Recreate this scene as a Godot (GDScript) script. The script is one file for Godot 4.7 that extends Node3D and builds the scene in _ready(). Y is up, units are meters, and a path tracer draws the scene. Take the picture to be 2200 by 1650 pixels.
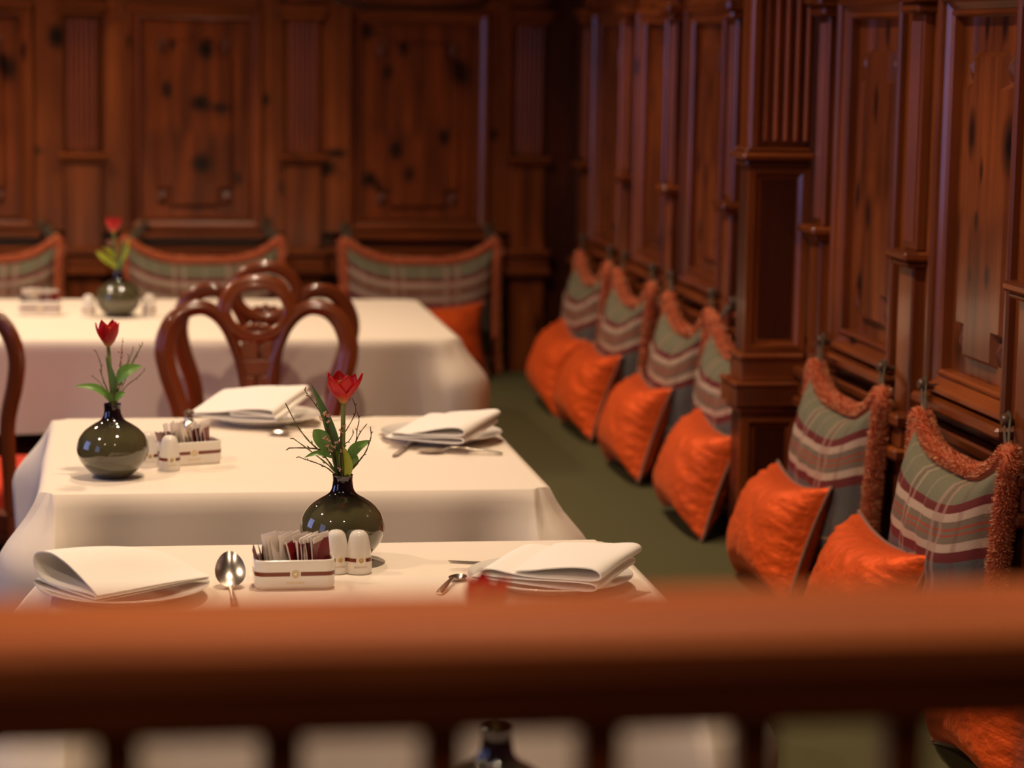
extends Node3D
# Wood-panelled hotel dining room: laid tables, a bench with hanging plaid cushions and velvet pillows, seen over a balustrade.
# x runs to the right, y is up, the far wall lies towards -z. pt(x, h, s) takes s as the distance into the room.

const FAR := 8.23
const SIDE := 1.5
const TOP := 0.75
const BENCH := 0.41

var M := {}
var rng := RandomNumberGenerator.new()
var used := {}


# ---------------------------------------------------------------- mesh builder
class Mesher:
	var v := PackedVector3Array()
	var n := PackedVector3Array()
	var t := PackedVector2Array()
	var c := PackedColorArray()
	var ix := PackedInt32Array()
	var col := Color.WHITE

	func vert(p: Vector3, nn: Vector3, uv := Vector2.ZERO) -> int:
		v.append(p)
		n.append(nn)
		t.append(uv)
		c.append(col)
		return v.size() - 1

	func tri(a: int, b: int, d: int) -> void:
		var f := (v[d] - v[a]).cross(v[b] - v[a])
		ix.append(a)
		if f.dot(n[a] + n[b] + n[d]) >= 0.0:
			ix.append(b)
			ix.append(d)
		else:
			ix.append(d)
			ix.append(b)

	func face(p: Array, nn: Vector3, uv: Array) -> void:
		var first := v.size()
		for i in p.size():
			vert(p[i], nn, uv[i] if i < uv.size() else Vector2.ZERO)
		for i in range(1, p.size() - 1):
			tri(first, first + i, first + i + 1)

	# rows of points, nu points in each; smooth normals; wrap joins the last column to the first
	func sheet(p: PackedVector3Array, nu: int, wrap := false, uvs := PackedVector2Array(), flip := false, cols := PackedColorArray()) -> void:
		var nv := p.size() / nu
		var first := v.size()
		var nn := PackedVector3Array()
		nn.resize(p.size())
		var lu := nu if wrap else nu - 1
		for j in nv - 1:
			for i in lu:
				var a := j * nu + i
				var b := j * nu + (i + 1) % nu
				var d := a + nu
				var e := b + nu
				var f := (p[b] - p[d]).cross(p[e] - p[a])
				if flip:
					f = -f
				nn[a] += f
				nn[b] += f
				nn[d] += f
				nn[e] += f
		for i in p.size():
			v.append(p[i])
			var m := nn[i].normalized()
			n.append(m if m.length_squared() > 0.5 else Vector3.UP)
			t.append(uvs[i] if uvs.size() else Vector2.ZERO)
			c.append(cols[i] if cols.size() else col)
		for j in nv - 1:
			for i in lu:
				var a := first + j * nu + i
				var b := first + j * nu + (i + 1) % nu
				ix.append_array([a, b, b + nu, a, b + nu, a + nu] if flip else [a, b + nu, b, a, a + nu, b + nu])

	func disc(p: Array, nn: Vector3) -> void:
		var mid := Vector3.ZERO
		for q in p:
			mid += q
		mid /= p.size()
		var a := vert(mid, nn, Vector2(mid.x, mid.z))
		var first := v.size()
		for q in p:
			vert(q, nn, Vector2(q.x, q.z))
		for i in p.size():
			tri(a, first + i, first + (i + 1) % p.size())

	# a bevelled block; uv runs along the grain axis (0 x, 1 y, 2 z)
	func block(lo: Vector3, hi: Vector3, grain := 1, ch := 0.0, off := Vector2.ZERO, sc := Vector2(1, 0.6667)) -> void:
		ch = minf(ch, 0.45 * minf(hi.x - lo.x, minf(hi.y - lo.y, hi.z - lo.z)))
		var mid := (lo + hi) / 2
		var h := (hi - lo) / 2
		for ax in 3:
			var b := (ax + 1) % 3
			var d := (ax + 2) % 3
			for sg in [-1.0, 1.0]:
				var q := []
				var uv := []
				for k in [[-1, -1], [1, -1], [1, 1], [-1, 1]]:
					var o := Vector3.ZERO
					o[ax] = sg * h[ax]
					o[b] = k[0] * (h[b] - ch)
					o[d] = k[1] * (h[d] - ch)
					q.append(mid + o)
					uv.append(guv(mid + o, ax, grain, off, sc))
				var nn := Vector3.ZERO
				nn[ax] = sg
				face(q, nn, uv)
		if ch <= 0.0:
			return
		for ax in 3:
			var b := (ax + 1) % 3
			var d := (ax + 2) % 3
			for s1 in [-1.0, 1.0]:
				for s2 in [-1.0, 1.0]:
					var q := []
					var uv := []
					for k in [[-1, 0], [1, 0], [1, 1], [-1, 1]]:
						var o := Vector3.ZERO
						o[ax] = k[0] * (h[ax] - ch)
						o[b] = s1 * (h[b] - (ch if k[1] == 1 else 0.0))
						o[d] = s2 * (h[d] - (0.0 if k[1] == 1 else ch))
						q.append(mid + o)
						uv.append(guv(mid + o, b if b != grain else d, grain, off, sc))
					var nn := Vector3.ZERO
					nn[b] = s1
					nn[d] = s2
					face(q, nn.normalized(), uv)
		for s1 in [-1.0, 1.0]:
			for s2 in [-1.0, 1.0]:
				for s3 in [-1.0, 1.0]:
					var s := Vector3(s1, s2, s3)
					face([mid + s * (h - Vector3(0, ch, ch)), mid + s * (h - Vector3(ch, 0, ch)), mid + s * (h - Vector3(ch, ch, 0))], s.normalized(), [off, off, off])

	func guv(p: Vector3, ax: int, grain: int, off: Vector2, sc: Vector2) -> Vector2:
		var g := grain
		var o := 3 - ax - g
		if ax == g:
			g = (ax + 1) % 3
			o = (ax + 2) % 3
		return Vector2(p[o] * sc.x, p[g] * sc.y) + off

	# a swept tube; radius r or per-point radii; (ra, rb) scale the section across and along "up"
	func tube(path: PackedVector3Array, r, sides := 8, caps := true, sect := Vector2.ONE, up := Vector3.ZERO, closed := false) -> void:
		var m := path.size()
		var pts := PackedVector3Array()
		var uvs := PackedVector2Array()
		var fr := up
		var run := 0.0
		var rings := m + 1 if closed else m
		for k in rings:
			var i := k % m
			var a: Vector3 = path[(i - 1 + m) % m] if closed else path[maxi(i - 1, 0)]
			var b: Vector3 = path[(i + 1) % m] if closed else path[mini(i + 1, m - 1)]
			var d := (b - a).normalized()
			if k > 0:
				run += path[i].distance_to(path[(i - 1 + m) % m])
			if up == Vector3.ZERO:
				if fr == Vector3.ZERO:
					fr = Vector3.RIGHT if absf(d.x) < 0.8 else Vector3.FORWARD
				fr = (fr - d * fr.dot(d)).normalized()
			else:
				fr = (up - d * up.dot(d)).normalized()
			var side := d.cross(fr)
			var rad: float = r[i] if r is Array or r is PackedFloat32Array else r
			for j in sides:
				var w := TAU * j / sides
				pts.append(path[i] + side * cos(w) * rad * sect.x + fr * sin(w) * rad * sect.y)
				uvs.append(Vector2(rad * w, run * 0.6667))
		sheet(pts, sides, true, uvs, true)
		if caps and not closed:
			for e in [0, m - 1]:
				var q := []
				for j in sides:
					q.append(pts[e * sides + j])
				disc(q, (path[0] - path[1]).normalized() if e == 0 else (path[m - 1] - path[m - 2]).normalized())

	# a turned shape round y: profile of (radius, height)
	func lathe(prof: Array, seg := 32, at := Vector3.ZERO, cols := []) -> void:
		var pts := PackedVector3Array()
		var uvs := PackedVector2Array()
		var cs := PackedColorArray()
		for j in prof.size():
			for i in seg:
				var w := TAU * i / seg
				pts.append(at + Vector3(cos(w) * prof[j].x, prof[j].y, sin(w) * prof[j].x))
				uvs.append(Vector2(float(i) / seg, prof[j].y))
				cs.append(cols[j] if cols.size() else col)
		var area := 0.0
		for j in prof.size():
			area += prof[j].cross(prof[(j + 1) % prof.size()])
		sheet(pts, seg, true, uvs, area > 0.0, cs)

	# a flat prism with a bevelled face: polygon in x, y; back at z0, front at z1
	func prism(poly: PackedVector2Array, z0: float, z1: float, bevel: float, off := Vector2.ZERO) -> void:
		var m := poly.size()
		var area := 0.0
		for i in m:
			area += poly[i].cross(poly[(i + 1) % m])
		if area < 0:
			poly.reverse()
		var inner := PackedVector2Array()
		for i in m:
			var e0 := (poly[i] - poly[(i - 1 + m) % m]).normalized()
			var e1 := (poly[(i + 1) % m] - poly[i]).normalized()
			var n0 := Vector2(-e0.y, e0.x)
			var n1 := Vector2(-e1.y, e1.x)
			inner.append(poly[i] + (n0 + n1) / maxf(0.2, 1.0 + n0.dot(n1)) * bevel)
		var idx := Geometry2D.triangulate_polygon(inner)
		var first := v.size()
		for p in inner:
			vert(Vector3(p.x, p.y, z1), Vector3(0, 0, signf(z1 - z0)), Vector2(p.x, p.y * 0.6667) + off)
		for k in idx.size() / 3:
			tri(first + idx[3 * k], first + idx[3 * k + 1], first + idx[3 * k + 2])
		for i in m:
			var a := poly[i]
			var b := poly[(i + 1) % m]
			var d := inner[(i + 1) % m]
			var e := inner[i]
			var o := Vector2((b - a).y, -(b - a).x).normalized()
			var slope := Vector3(o.x * absf(z1 - z0), o.y * absf(z1 - z0), bevel * signf(z1 - z0)).normalized() if bevel > 0 else Vector3(o.x, o.y, 0)
			var q := [Vector3(a.x, a.y, z0), Vector3(b.x, b.y, z0), Vector3(d.x, d.y, z1), Vector3(e.x, e.y, z1)]
			face(q, slope, [Vector2(a.x, a.y * 0.6667) + off, Vector2(b.x, b.y * 0.6667) + off, Vector2(d.x, d.y * 0.6667) + off, Vector2(e.x, e.y * 0.6667) + off])

	# a mitred frame: rectangle x0..x1, y0..y1; profile of (inset, height)
	func frame(x0: float, x1: float, y0: float, y1: float, prof: Array, off := Vector2.ZERO) -> void:
		for k in prof.size() - 1:
			var p: Vector2 = prof[k]
			var q: Vector2 = prof[k + 1]
			var a := [Vector2(x0 + p.x, y0 + p.x), Vector2(x1 - p.x, y0 + p.x), Vector2(x1 - p.x, y1 - p.x), Vector2(x0 + p.x, y1 - p.x)]
			var b := [Vector2(x0 + q.x, y0 + q.x), Vector2(x1 - q.x, y0 + q.x), Vector2(x1 - q.x, y1 - q.x), Vector2(x0 + q.x, y1 - q.x)]
			for i in 4:
				var j := (i + 1) % 4
				var inw: Vector2 = [Vector2(0, 1), Vector2(-1, 0), Vector2(0, -1), Vector2(1, 0)][i]
				var d := q - p
				var nn := Vector3(-inw.x * d.y, -inw.y * d.y, d.x)
				if nn.length() < 1e-7:
					continue
				var pp := [Vector3(a[i].x, a[i].y, p.y), Vector3(a[j].x, a[j].y, p.y), Vector3(b[j].x, b[j].y, q.y), Vector3(b[i].x, b[i].y, q.y)]
				var uv := []
				for w in pp:
					uv.append((Vector2(w.y, w.x * 0.6667) if i % 2 == 0 else Vector2(w.x, w.y * 0.6667)) + off)
				face(pp, nn.normalized(), uv)

	func mesh() -> ArrayMesh:
		var a := []
		a.resize(Mesh.ARRAY_MAX)
		a[Mesh.ARRAY_VERTEX] = v
		a[Mesh.ARRAY_NORMAL] = n
		a[Mesh.ARRAY_TEX_UV] = t
		a[Mesh.ARRAY_COLOR] = c
		a[Mesh.ARRAY_INDEX] = ix
		var m := ArrayMesh.new()
		m.add_surface_from_arrays(Mesh.PRIMITIVE_TRIANGLES, a)
		return m


# ---------------------------------------------------------------- small helpers
func pt(x: float, h: float, s: float) -> Vector3:
	return Vector3(x, h, -s)


func numbered(called: String) -> String:
	if not used.has(called):
		used[called] = 0
		return called
	used[called] += 1
	return "%s_%03d" % [called, used[called]]


func thing(called: String, label: String, category: String, at := Vector3.ZERO, turn := 0.0, group := "") -> Node3D:
	var o := Node3D.new()
	o.name = numbered(called)
	add_child(o)
	o.position = at
	o.rotation.y = turn
	tag(o, label, category, group)
	return o


func tag(o: Node3D, label: String, category: String, group := "") -> Node3D:
	o.set_meta("label", label)
	o.set_meta("category", category)
	if group:
		o.set_meta("group", group)
	return o


func put(called: String, m, mat: Material, parent: Node = null) -> MeshInstance3D:
	var o := MeshInstance3D.new()
	o.mesh = m.mesh() if m is Mesher else m
	o.material_override = mat
	if parent:
		o.name = called
		parent.add_child(o, true)
	else:
		o.name = numbered(called)
		add_child(o)
	return o


func group_part(called: String, parent: Node) -> Node3D:
	var o := Node3D.new()
	o.name = called
	parent.add_child(o, true)
	return o


func copy(o: Node3D, at: Vector3, turn: float, label: String, group := "") -> Node3D:
	var base := String(o.name)
	if base.length() > 4 and base.right(3).is_valid_int() and base[base.length() - 4] == "_":
		base = base.left(base.length() - 4)
	var r: Node3D = o.duplicate()
	r.name = numbered(base)
	add_child(r)
	r.position = at
	r.rotation.y = turn
	r.set_meta("label", label)
	if group:
		r.set_meta("group", group)
	return r


func roff() -> Vector2:
	return Vector2(rng.randf(), rng.randf())


func wood_block(called: String, lo: Vector3, hi: Vector3, parent: Node, grain := 1, ch := 0.003, mat: Material = null) -> MeshInstance3D:
	var m := Mesher.new()
	m.block(lo, hi, grain, ch, roff())
	return put(called, m, mat if mat else M.wood, parent)


func curve(p: Array, steps: int, closed := false) -> PackedVector3Array:
	var out := PackedVector3Array()
	var k := p.size()
	var spans := k if closed else k - 1
	for i in spans:
		var a: Vector3 = p[(i - 1 + k) % k] if closed or i > 0 else p[0]
		var b: Vector3 = p[i]
		var c: Vector3 = p[(i + 1) % k]
		var d: Vector3 = p[(i + 2) % k] if closed or i + 2 < k else p[k - 1]
		for j in steps:
			out.append(b.cubic_interpolate(c, a, d, float(j) / steps))
	if not closed:
		out.append(p[k - 1])
	return out


func curve2(p: Array, steps: int) -> PackedVector2Array:
	var q := []
	for a in p:
		q.append(Vector3(a.x, a.y, 0))
	var out := PackedVector2Array()
	for a in curve(q, steps):
		out.append(Vector2(a.x, a.y))
	return out


func srgb(r: float, g: float, b: float) -> Color:
	return Color(r / 255.0, g / 255.0, b / 255.0)


func lin(r: float, g: float, b: float) -> Color:
	return srgb(r, g, b).srgb_to_linear()


# ---------------------------------------------------------------- textures and materials
func streaks(seed_: int, across: int, along: int, w: int, h: int, octaves := 3) -> PackedByteArray:
	var f := FastNoiseLite.new()
	f.seed = seed_
	f.noise_type = FastNoiseLite.TYPE_SIMPLEX_SMOOTH
	f.frequency = 0.05
	f.fractal_octaves = octaves
	var im := f.get_seamless_image(across, along)
	im.resize(w, h, Image.INTERPOLATE_CUBIC)
	im.convert(Image.FORMAT_L8)
	return im.get_data()


func wood_image(w: int, h: int, metres: float, seed_: int, knots: Array, dark: Color, light: Color) -> ImageTexture:
	var px := w / metres
	var a := streaks(seed_, int(metres * 260), maxi(16, int(metres * h / w * 9)), w, h)
	var b := streaks(seed_ + 1, int(metres * 900), maxi(16, int(metres * h / w * 12)), w, h, 2)
	var c := streaks(seed_ + 2, maxi(24, int(metres * 60)), maxi(24, int(metres * h / w * 34)), w, h, 3)
	var out := PackedByteArray()
	out.resize(w * h * 3)
	for i in w * h:
		var k := clampf(0.5 + (a[i] - 127) / 255.0 * 0.75 + (b[i] - 127) / 255.0 * 0.35 + (c[i] - 127) / 255.0 * 0.55, 0.0, 1.0)
		out[3 * i] = int(lerpf(dark.r, light.r, k) * 255.0)
		out[3 * i + 1] = int(lerpf(dark.g, light.g, k) * 255.0)
		out[3 * i + 2] = int(lerpf(dark.b, light.b, k) * 255.0)
	# knots: (u, v from the top, half-width and half-height in metres, darkness)
	for kn in knots:
		var rx: float = kn[2] * px
		var ry: float = kn[3] * px
		var cx: float = kn[0] * w
		var cy: float = kn[1] * h
		for y in range(int(cy - 2.6 * ry), int(cy + 2.6 * ry) + 1):
			for x in range(int(cx - 2.2 * rx), int(cx + 2.2 * rx) + 1):
				var i := (posmod(y, h) * w + posmod(x, w)) * 3
				var dx := (x - cx) / rx
				var dy := (y - cy) / ry
				var d := sqrt(dx * dx + dy * dy) + (b[i / 3] - 127) / 255.0 * 0.35
				var e := exp(-pow(d / 1.05, 4.0)) * float(kn[4])
				var ring := exp(-pow((d - 1.35) / 0.35, 2.0)) * 0.28 * float(kn[4])
				var f := 1.0 - clampf(e + ring, 0.0, 0.96)
				out[i] = int(out[i] * f + 22 * (1 - f))
				out[i + 1] = int(out[i + 1] * f + 9 * (1 - f))
				out[i + 2] = int(out[i + 2] * f + 8 * (1 - f))
	return ImageTexture.create_from_image(Image.create_from_data(w, h, false, Image.FORMAT_RGB8, out))


func wood_material(tex: Texture2D, rough := 0.28) -> StandardMaterial3D:
	var m := StandardMaterial3D.new()
	m.albedo_texture = tex
	m.roughness = rough
	m.metallic_specular = 0.5
	m.clearcoat_enabled = true
	m.clearcoat = 0.35
	m.clearcoat_roughness = 0.12
	return m


func plain(c: Color, rough := 0.6, spec := 0.5) -> StandardMaterial3D:
	var m := StandardMaterial3D.new()
	m.albedo_color = c
	m.roughness = rough
	m.metallic_specular = spec
	return m


func weave_normal(m: StandardMaterial3D, scale: float, strength: float, freq := 0.12, seed_ := 5) -> void:
	var nt := NoiseTexture2D.new()
	nt.width = 256
	nt.height = 256
	nt.seamless = true
	var f := FastNoiseLite.new()
	f.seed = seed_
	f.frequency = freq
	nt.noise = f
	m.heightmap_enabled = true
	m.heightmap_texture = nt
	m.heightmap_scale = strength
	m.uv1_triplanar = true
	m.uv1_scale = Vector3.ONE * scale


func plaid_image() -> ImageTexture:
	var n := 704
	var out := PackedByteArray()
	out.resize(n * n * 3)
	var f := FastNoiseLite.new()
	f.frequency = 0.35
	var gn := f.get_image(n, n)
	gn.convert(Image.FORMAT_L8)
	var nz := gn.get_data()
	var green := srgb(132, 128, 104)
	var low := srgb(108, 104, 100)
	var red := srgb(122, 60, 58)
	var cream := srgb(204, 176, 152)
	var mid := srgb(136, 118, 100)
	var orange := srgb(188, 84, 58)
	# bands down the cushion: (from, to, colour)
	var bands := [[0.0, 0.13, green], [0.13, 0.17, red], [0.17, 0.208, cream], [0.208, 0.24, mid], [0.24, 0.248, orange], [0.248, 0.266, mid], [0.266, 0.274, orange], [0.274, 0.306, mid], [0.306, 0.344, cream], [0.344, 0.388, red], [0.388, 0.63, low], [0.63, 0.64, cream], [0.64, 0.83, low], [0.83, 0.87, red], [0.87, 0.90, cream], [0.90, 1.01, low]]
	# thin warp stripes: (centre, half-width, colour, strength)
	var warps := [[0.10, 0.004, cream, 0.55], [0.19, 0.004, cream, 0.6], [0.335, 0.02, red, 0.3], [0.31, 0.01, cream, 0.85], [0.37, 0.01, cream, 0.85], [0.51, 0.005, cream, 0.7], [0.66, 0.015, cream, 0.95], [0.735, 0.015, cream, 0.95], [0.70, 0.055, red, 0.25], [0.875, 0.012, red, 0.3]]
	var violet := srgb(120, 96, 98)
	for y in n:
		var vv := float(y) / n
		var base := green
		for b in bands:
			if vv >= b[0] and vv < b[1]:
				base = b[2]
		for x in n:
			var u := float(x) / n
			var c := base
			if vv > 0.388:
				c = c.lerp(violet, 0.55 * (1.0 - smoothstep(0.5, 0.85, u)))
			for w in warps:
				if absf(u - w[0]) < w[1]:
					c = c.lerp(w[2], w[3] * (0.8 if (x + y) % 3 else 0.35))
			var k := 0.94 + (nz[y * n + x] - 127) / 255.0 * 0.5 + (0.05 if (x + 2 * y) % 4 < 2 else -0.05)
			var i := (y * n + x) * 3
			out[i] = clampi(int(c.r * k * 255), 0, 255)
			out[i + 1] = clampi(int(c.g * k * 255), 0, 255)
			out[i + 2] = clampi(int(c.b * k * 255), 0, 255)
	return ImageTexture.create_from_image(Image.create_from_data(n, n, false, Image.FORMAT_RGB8, out))


func make_materials() -> void:
	var dark := srgb(86, 40, 18)
	var light := srgb(160, 84, 38)
	var kn := []
	rng.seed = 41
	for i in 13:
		kn.append([rng.randf(), rng.randf(), rng.randf_range(0.006, 0.014), rng.randf_range(0.012, 0.028), rng.randf_range(0.5, 0.95)])
	M.wood = wood_material(wood_image(1024, 1536, 1.0, 3, kn, dark, light))
	# panel fields with their own knots
	M.panel_far_mid = wood_material(wood_image(256, 512, 0.4, 11, [[0.60, 0.19, 0.022, 0.026, 1.0], [0.62, 0.14, 0.014, 0.01, 0.8], [0.24, 0.37, 0.013, 0.022, 0.95], [0.55, 0.43, 0.026, 0.022, 1.0], [0.74, 0.45, 0.03, 0.014, 0.7], [0.56, 0.70, 0.026, 0.025, 1.0], [0.3, 0.17, 0.009, 0.016, 0.7], [0.9, 0.8, 0.012, 0.02, 0.7]], dark, srgb(160, 78, 32)))
	M.panel_far_right = wood_material(wood_image(256, 512, 0.4, 21, [[0.36, 0.17, 0.012, 0.022, 0.95], [0.22, 0.28, 0.016, 0.022, 0.7], [0.30, 0.63, 0.016, 0.025, 1.0], [0.1, 0.8, 0.024, 0.026, 1.0], [0.42, 0.74, 0.016, 0.02, 0.7], [0.85, 0.26, 0.026, 0.04, 0.9], [0.72, 0.57, 0.014, 0.025, 0.9], [0.05, 0.05, 0.024, 0.022, 0.9]], dark, srgb(144, 70, 30)))
	M.panel_near = wood_material(wood_image(384, 1024, 0.28, 31, [[0.36, 0.03, 0.0064, 0.0207, 1.0], [0.62, 0.03, 0.008, 0.023, 1.0], [0.3, 0.34, 0.0112, 0.0322, 1.0], [0.88, 0.36, 0.0224, 0.0368, 1.0], [0.47, 0.43, 0.0048, 0.0161, 0.88], [0.42, 0.55, 0.0064, 0.0138, 0.88], [0.62, 0.68, 0.008, 0.0149, 0.94], [0.36, 0.69, 0.0048, 0.0115, 0.75], [0.2, 0.83, 0.0064, 0.0138, 0.62], [0.46, 0.86, 0.0009, 0.1, 0.95], [0.12, 0.93, 0.0128, 0.0345, 0.62]], dark, srgb(160, 84, 38)))
	M.panel_second = wood_material(wood_image(384, 1024, 0.28, 37, [[0.55, 0.04, 0.008, 0.0253, 1.0], [0.15, 0.24, 0.0064, 0.0276, 1.0], [0.5, 0.29, 0.008, 0.0299, 1.0], [0.2, 0.55, 0.008, 0.023, 1.0], [0.42, 0.6, 0.0064, 0.0253, 1.0], [0.3, 0.8, 0.0096, 0.0207, 1.0]], dark, srgb(160, 84, 38)))
	M.knotty = wood_material(wood_image(512, 768, 1.0, 45, [[0.092, 0.006, 0.020, 0.028, 1.0], [0.771, 0.875, 0.010, 0.015, 1.0], [0.003, 0.759, 0.030, 0.011, 0.85], [0.508, 0.928, 0.012, 0.02, 0.9], [0.834, 0.681, 0.014, 0.02, 0.8], [0.535, 0.804, 0.012, 0.014, 0.9], [0.98, 0.727, 0.02, 0.02, 0.8], [0.78, 0.6, 0.01, 0.02, 0.8]], dark, light))
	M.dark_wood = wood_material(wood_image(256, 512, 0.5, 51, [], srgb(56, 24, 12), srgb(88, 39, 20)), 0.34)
	M.matt_wood = wood_material(M.wood.albedo_texture, 0.6)
	M.rail_wood = wood_material(wood_image(512, 512, 0.5, 57, [[0.55, 0.4, 0.01, 0.03, 0.7]], srgb(170, 86, 46), srgb(216, 126, 72)), 0.36)
	M.chair_wood = wood_material(wood_image(256, 512, 0.4, 61, [], srgb(92, 40, 15), srgb(148, 72, 30)), 0.28)
	M.chair_wood.clearcoat_enabled = true
	M.chair_wood.clearcoat = 1.0
	M.chair_wood.clearcoat_roughness = 0.08
	M.peg = plain(srgb(88, 62, 46), 0.35)
	M.plaid = StandardMaterial3D.new()
	M.plaid.albedo_texture = plaid_image()
	M.plaid.roughness = 0.92
	M.plaid.metallic_specular = 0.15
	M.plaid.texture_repeat = false
	M.fringe = plain(Color.WHITE, 0.75, 0.2)
	M.fringe.vertex_color_use_as_albedo = true
	M.strap = plain(srgb(98, 92, 78), 0.85, 0.2)
	M.velvet = plain(srgb(240, 98, 40), 0.5, 0.25)
	M.velvet.rim_enabled = true
	M.velvet.metallic = 0.28
	M.velvet.rim = 0.6
	M.velvet.rim_tint = 0.7
	weave_normal(M.velvet, 5.0, 0.35, 0.03, 8)
	M.piping = plain(srgb(148, 112, 98), 0.8, 0.2)
	M.green = plain(srgb(94, 92, 66), 0.95, 0.1)
	weave_normal(M.green, 30.0, 0.03, 0.2)
	M.cloth = plain(srgb(242, 230, 215), 0.85, 0.2)
	weave_normal(M.cloth, 24.0, 0.01, 0.3, 3)
	M.napkin = plain(srgb(250, 245, 237), 0.85, 0.2)
	M.porcelain = plain(srgb(240, 234, 226), 0.12)
	M.band = plain(srgb(122, 52, 28), 0.2)
	M.gold = plain(srgb(222, 188, 110), 0.35)
	M.hole = plain(srgb(60, 52, 46), 0.7)
	M.silver = plain(srgb(235, 228, 218), 0.24)
	M.silver.metallic = 1.0
	M.vase = StandardMaterial3D.new()
	M.vase.vertex_color_use_as_albedo = true
	M.vase.roughness = 0.05
	M.vase.metallic_specular = 0.62
	M.vase.clearcoat_enabled = true
	M.vase.clearcoat = 0.6
	M.vase.clearcoat_roughness = 0.02
	M.petal = StandardMaterial3D.new()
	M.petal.vertex_color_use_as_albedo = true
	M.petal.roughness = 0.45
	M.petal.backlight_enabled = true
	M.petal.backlight = Color(0.5, 0.5, 0.5)
	M.stem = plain(srgb(132, 142, 78), 0.5)
	M.leaf = plain(srgb(100, 150, 52), 0.38)
	M.leaf.backlight_enabled = true
	M.leaf.backlight = Color(0.35, 0.35, 0.35)
	M.tulip_leaf = plain(srgb(92, 128, 82), 0.45)
	M.bright_leaf = plain(srgb(172, 184, 62), 0.45)
	M.twig = plain(srgb(78, 58, 34), 0.7)
	M.green_twig = plain(srgb(104, 106, 44), 0.6)
	M.blossom = plain(srgb(224, 170, 150), 0.6)
	M.seat = plain(srgb(205, 58, 28), 0.7, 0.25)
	M.seat.rim_enabled = true
	M.seat.rim = 0.5
	M.white_paper = plain(srgb(252, 242, 234), 0.6)
	M.red_paper = plain(srgb(128, 26, 32), 0.4)
	for paper in [M.white_paper]:
		paper.backlight_enabled = true
		paper.backlight = Color(0.8, 0.8, 0.8)
	M.brown_paper = plain(srgb(140, 96, 84), 0.55)
	M.cream_paper = plain(srgb(226, 204, 178), 0.6)
	M.plaster = plain(srgb(104, 84, 68), 0.9, 0.2)
	M.carpet = plain(srgb(66, 34, 24), 0.95, 0.1)
	M.lamp = plain(Color.WHITE, 0.5)
	M.lamp.emission_enabled = true
	M.lamp.emission = srgb(255, 214, 160)
	M.lamp.emission_energy_multiplier = 6.0
	M.lamp_ring = plain(srgb(190, 180, 165), 0.4)
	for two_sided in [M.petal, M.leaf, M.tulip_leaf, M.bright_leaf, M.cloth, M.napkin, M.silver, M.fringe]:
		two_sided.cull_mode = BaseMaterial3D.CULL_DISABLED
	M.glass = plain(Color(0.9, 0.95, 1.0, 0.08), 0.05)
	M.glass.transparency = BaseMaterial3D.TRANSPARENCY_ALPHA


# ---------------------------------------------------------------- main
func _ready() -> void:
	rng.seed = 7
	# camera
	var cam := Camera3D.new()
	cam.name = "camera"
	add_child(cam)
	cam.position = Vector3(0, 1.51, 0)
	cam.basis = Basis(Vector3.UP, -deg_to_rad(9.06)) * Basis(Vector3.RIGHT, -deg_to_rad(7.85)) * Basis(Vector3.BACK, deg_to_rad(0.97))
	var at := CameraAttributesPhysical.new()
	at.frustum_focal_length = 77.09
	at.exposure_aperture = 3.25
	at.frustum_focus_distance = 3.72
	cam.attributes = at
	cam.fov = rad_to_deg(2.0 * atan(825.0 / 5300.0))
	cam.near = 0.05
	cam.far = 60.0
	cam.current = true
	# sky, seen only through the window
	var we := WorldEnvironment.new()
	we.name = "environment"
	var e := Environment.new()
	e.background_mode = Environment.BG_SKY
	e.sky = Sky.new()
	var sm := ProceduralSkyMaterial.new()
	sm.sky_top_color = srgb(120, 150, 210)
	sm.sky_horizon_color = srgb(190, 205, 235)
	sm.ground_horizon_color = srgb(170, 180, 200)
	sm.ground_bottom_color = srgb(90, 95, 105)
	e.sky.sky_material = sm
	e.tonemap_mode = Environment.TONE_MAPPER_LINEAR
	e.tonemap_exposure = 0.96
	e.sdfgi_enabled = true
	e.ssao_enabled = true
	e.ssil_enabled = true
	we.environment = e
	add_child(we)
	# daylight from the windows in the left wall
	for s in [1.6, 4.6]:
		var al := AreaLight3D.new()
		al.name = "window_light"
		al.area_size = Vector2(1.3, 1.5)
		al.light_color = srgb(160, 172, 255)
		al.light_energy = 0.55 if s < 3.0 else 1.5
		al.area_range = 12.0
		al.shadow_enabled = true
		add_child(al, true)
		al.position = pt(-3.12, 1.65, s)
		al.rotation.y = -PI / 2
	make_materials()
	rng.seed = 7
	ceiling_lamps()
	shell()
	far_wall()
	right_wall()
	pier()
	benches()
	balustrade()
	tables()
	chairs()
	cushions()
	pillows()
	flowers()
	tableware()


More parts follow.
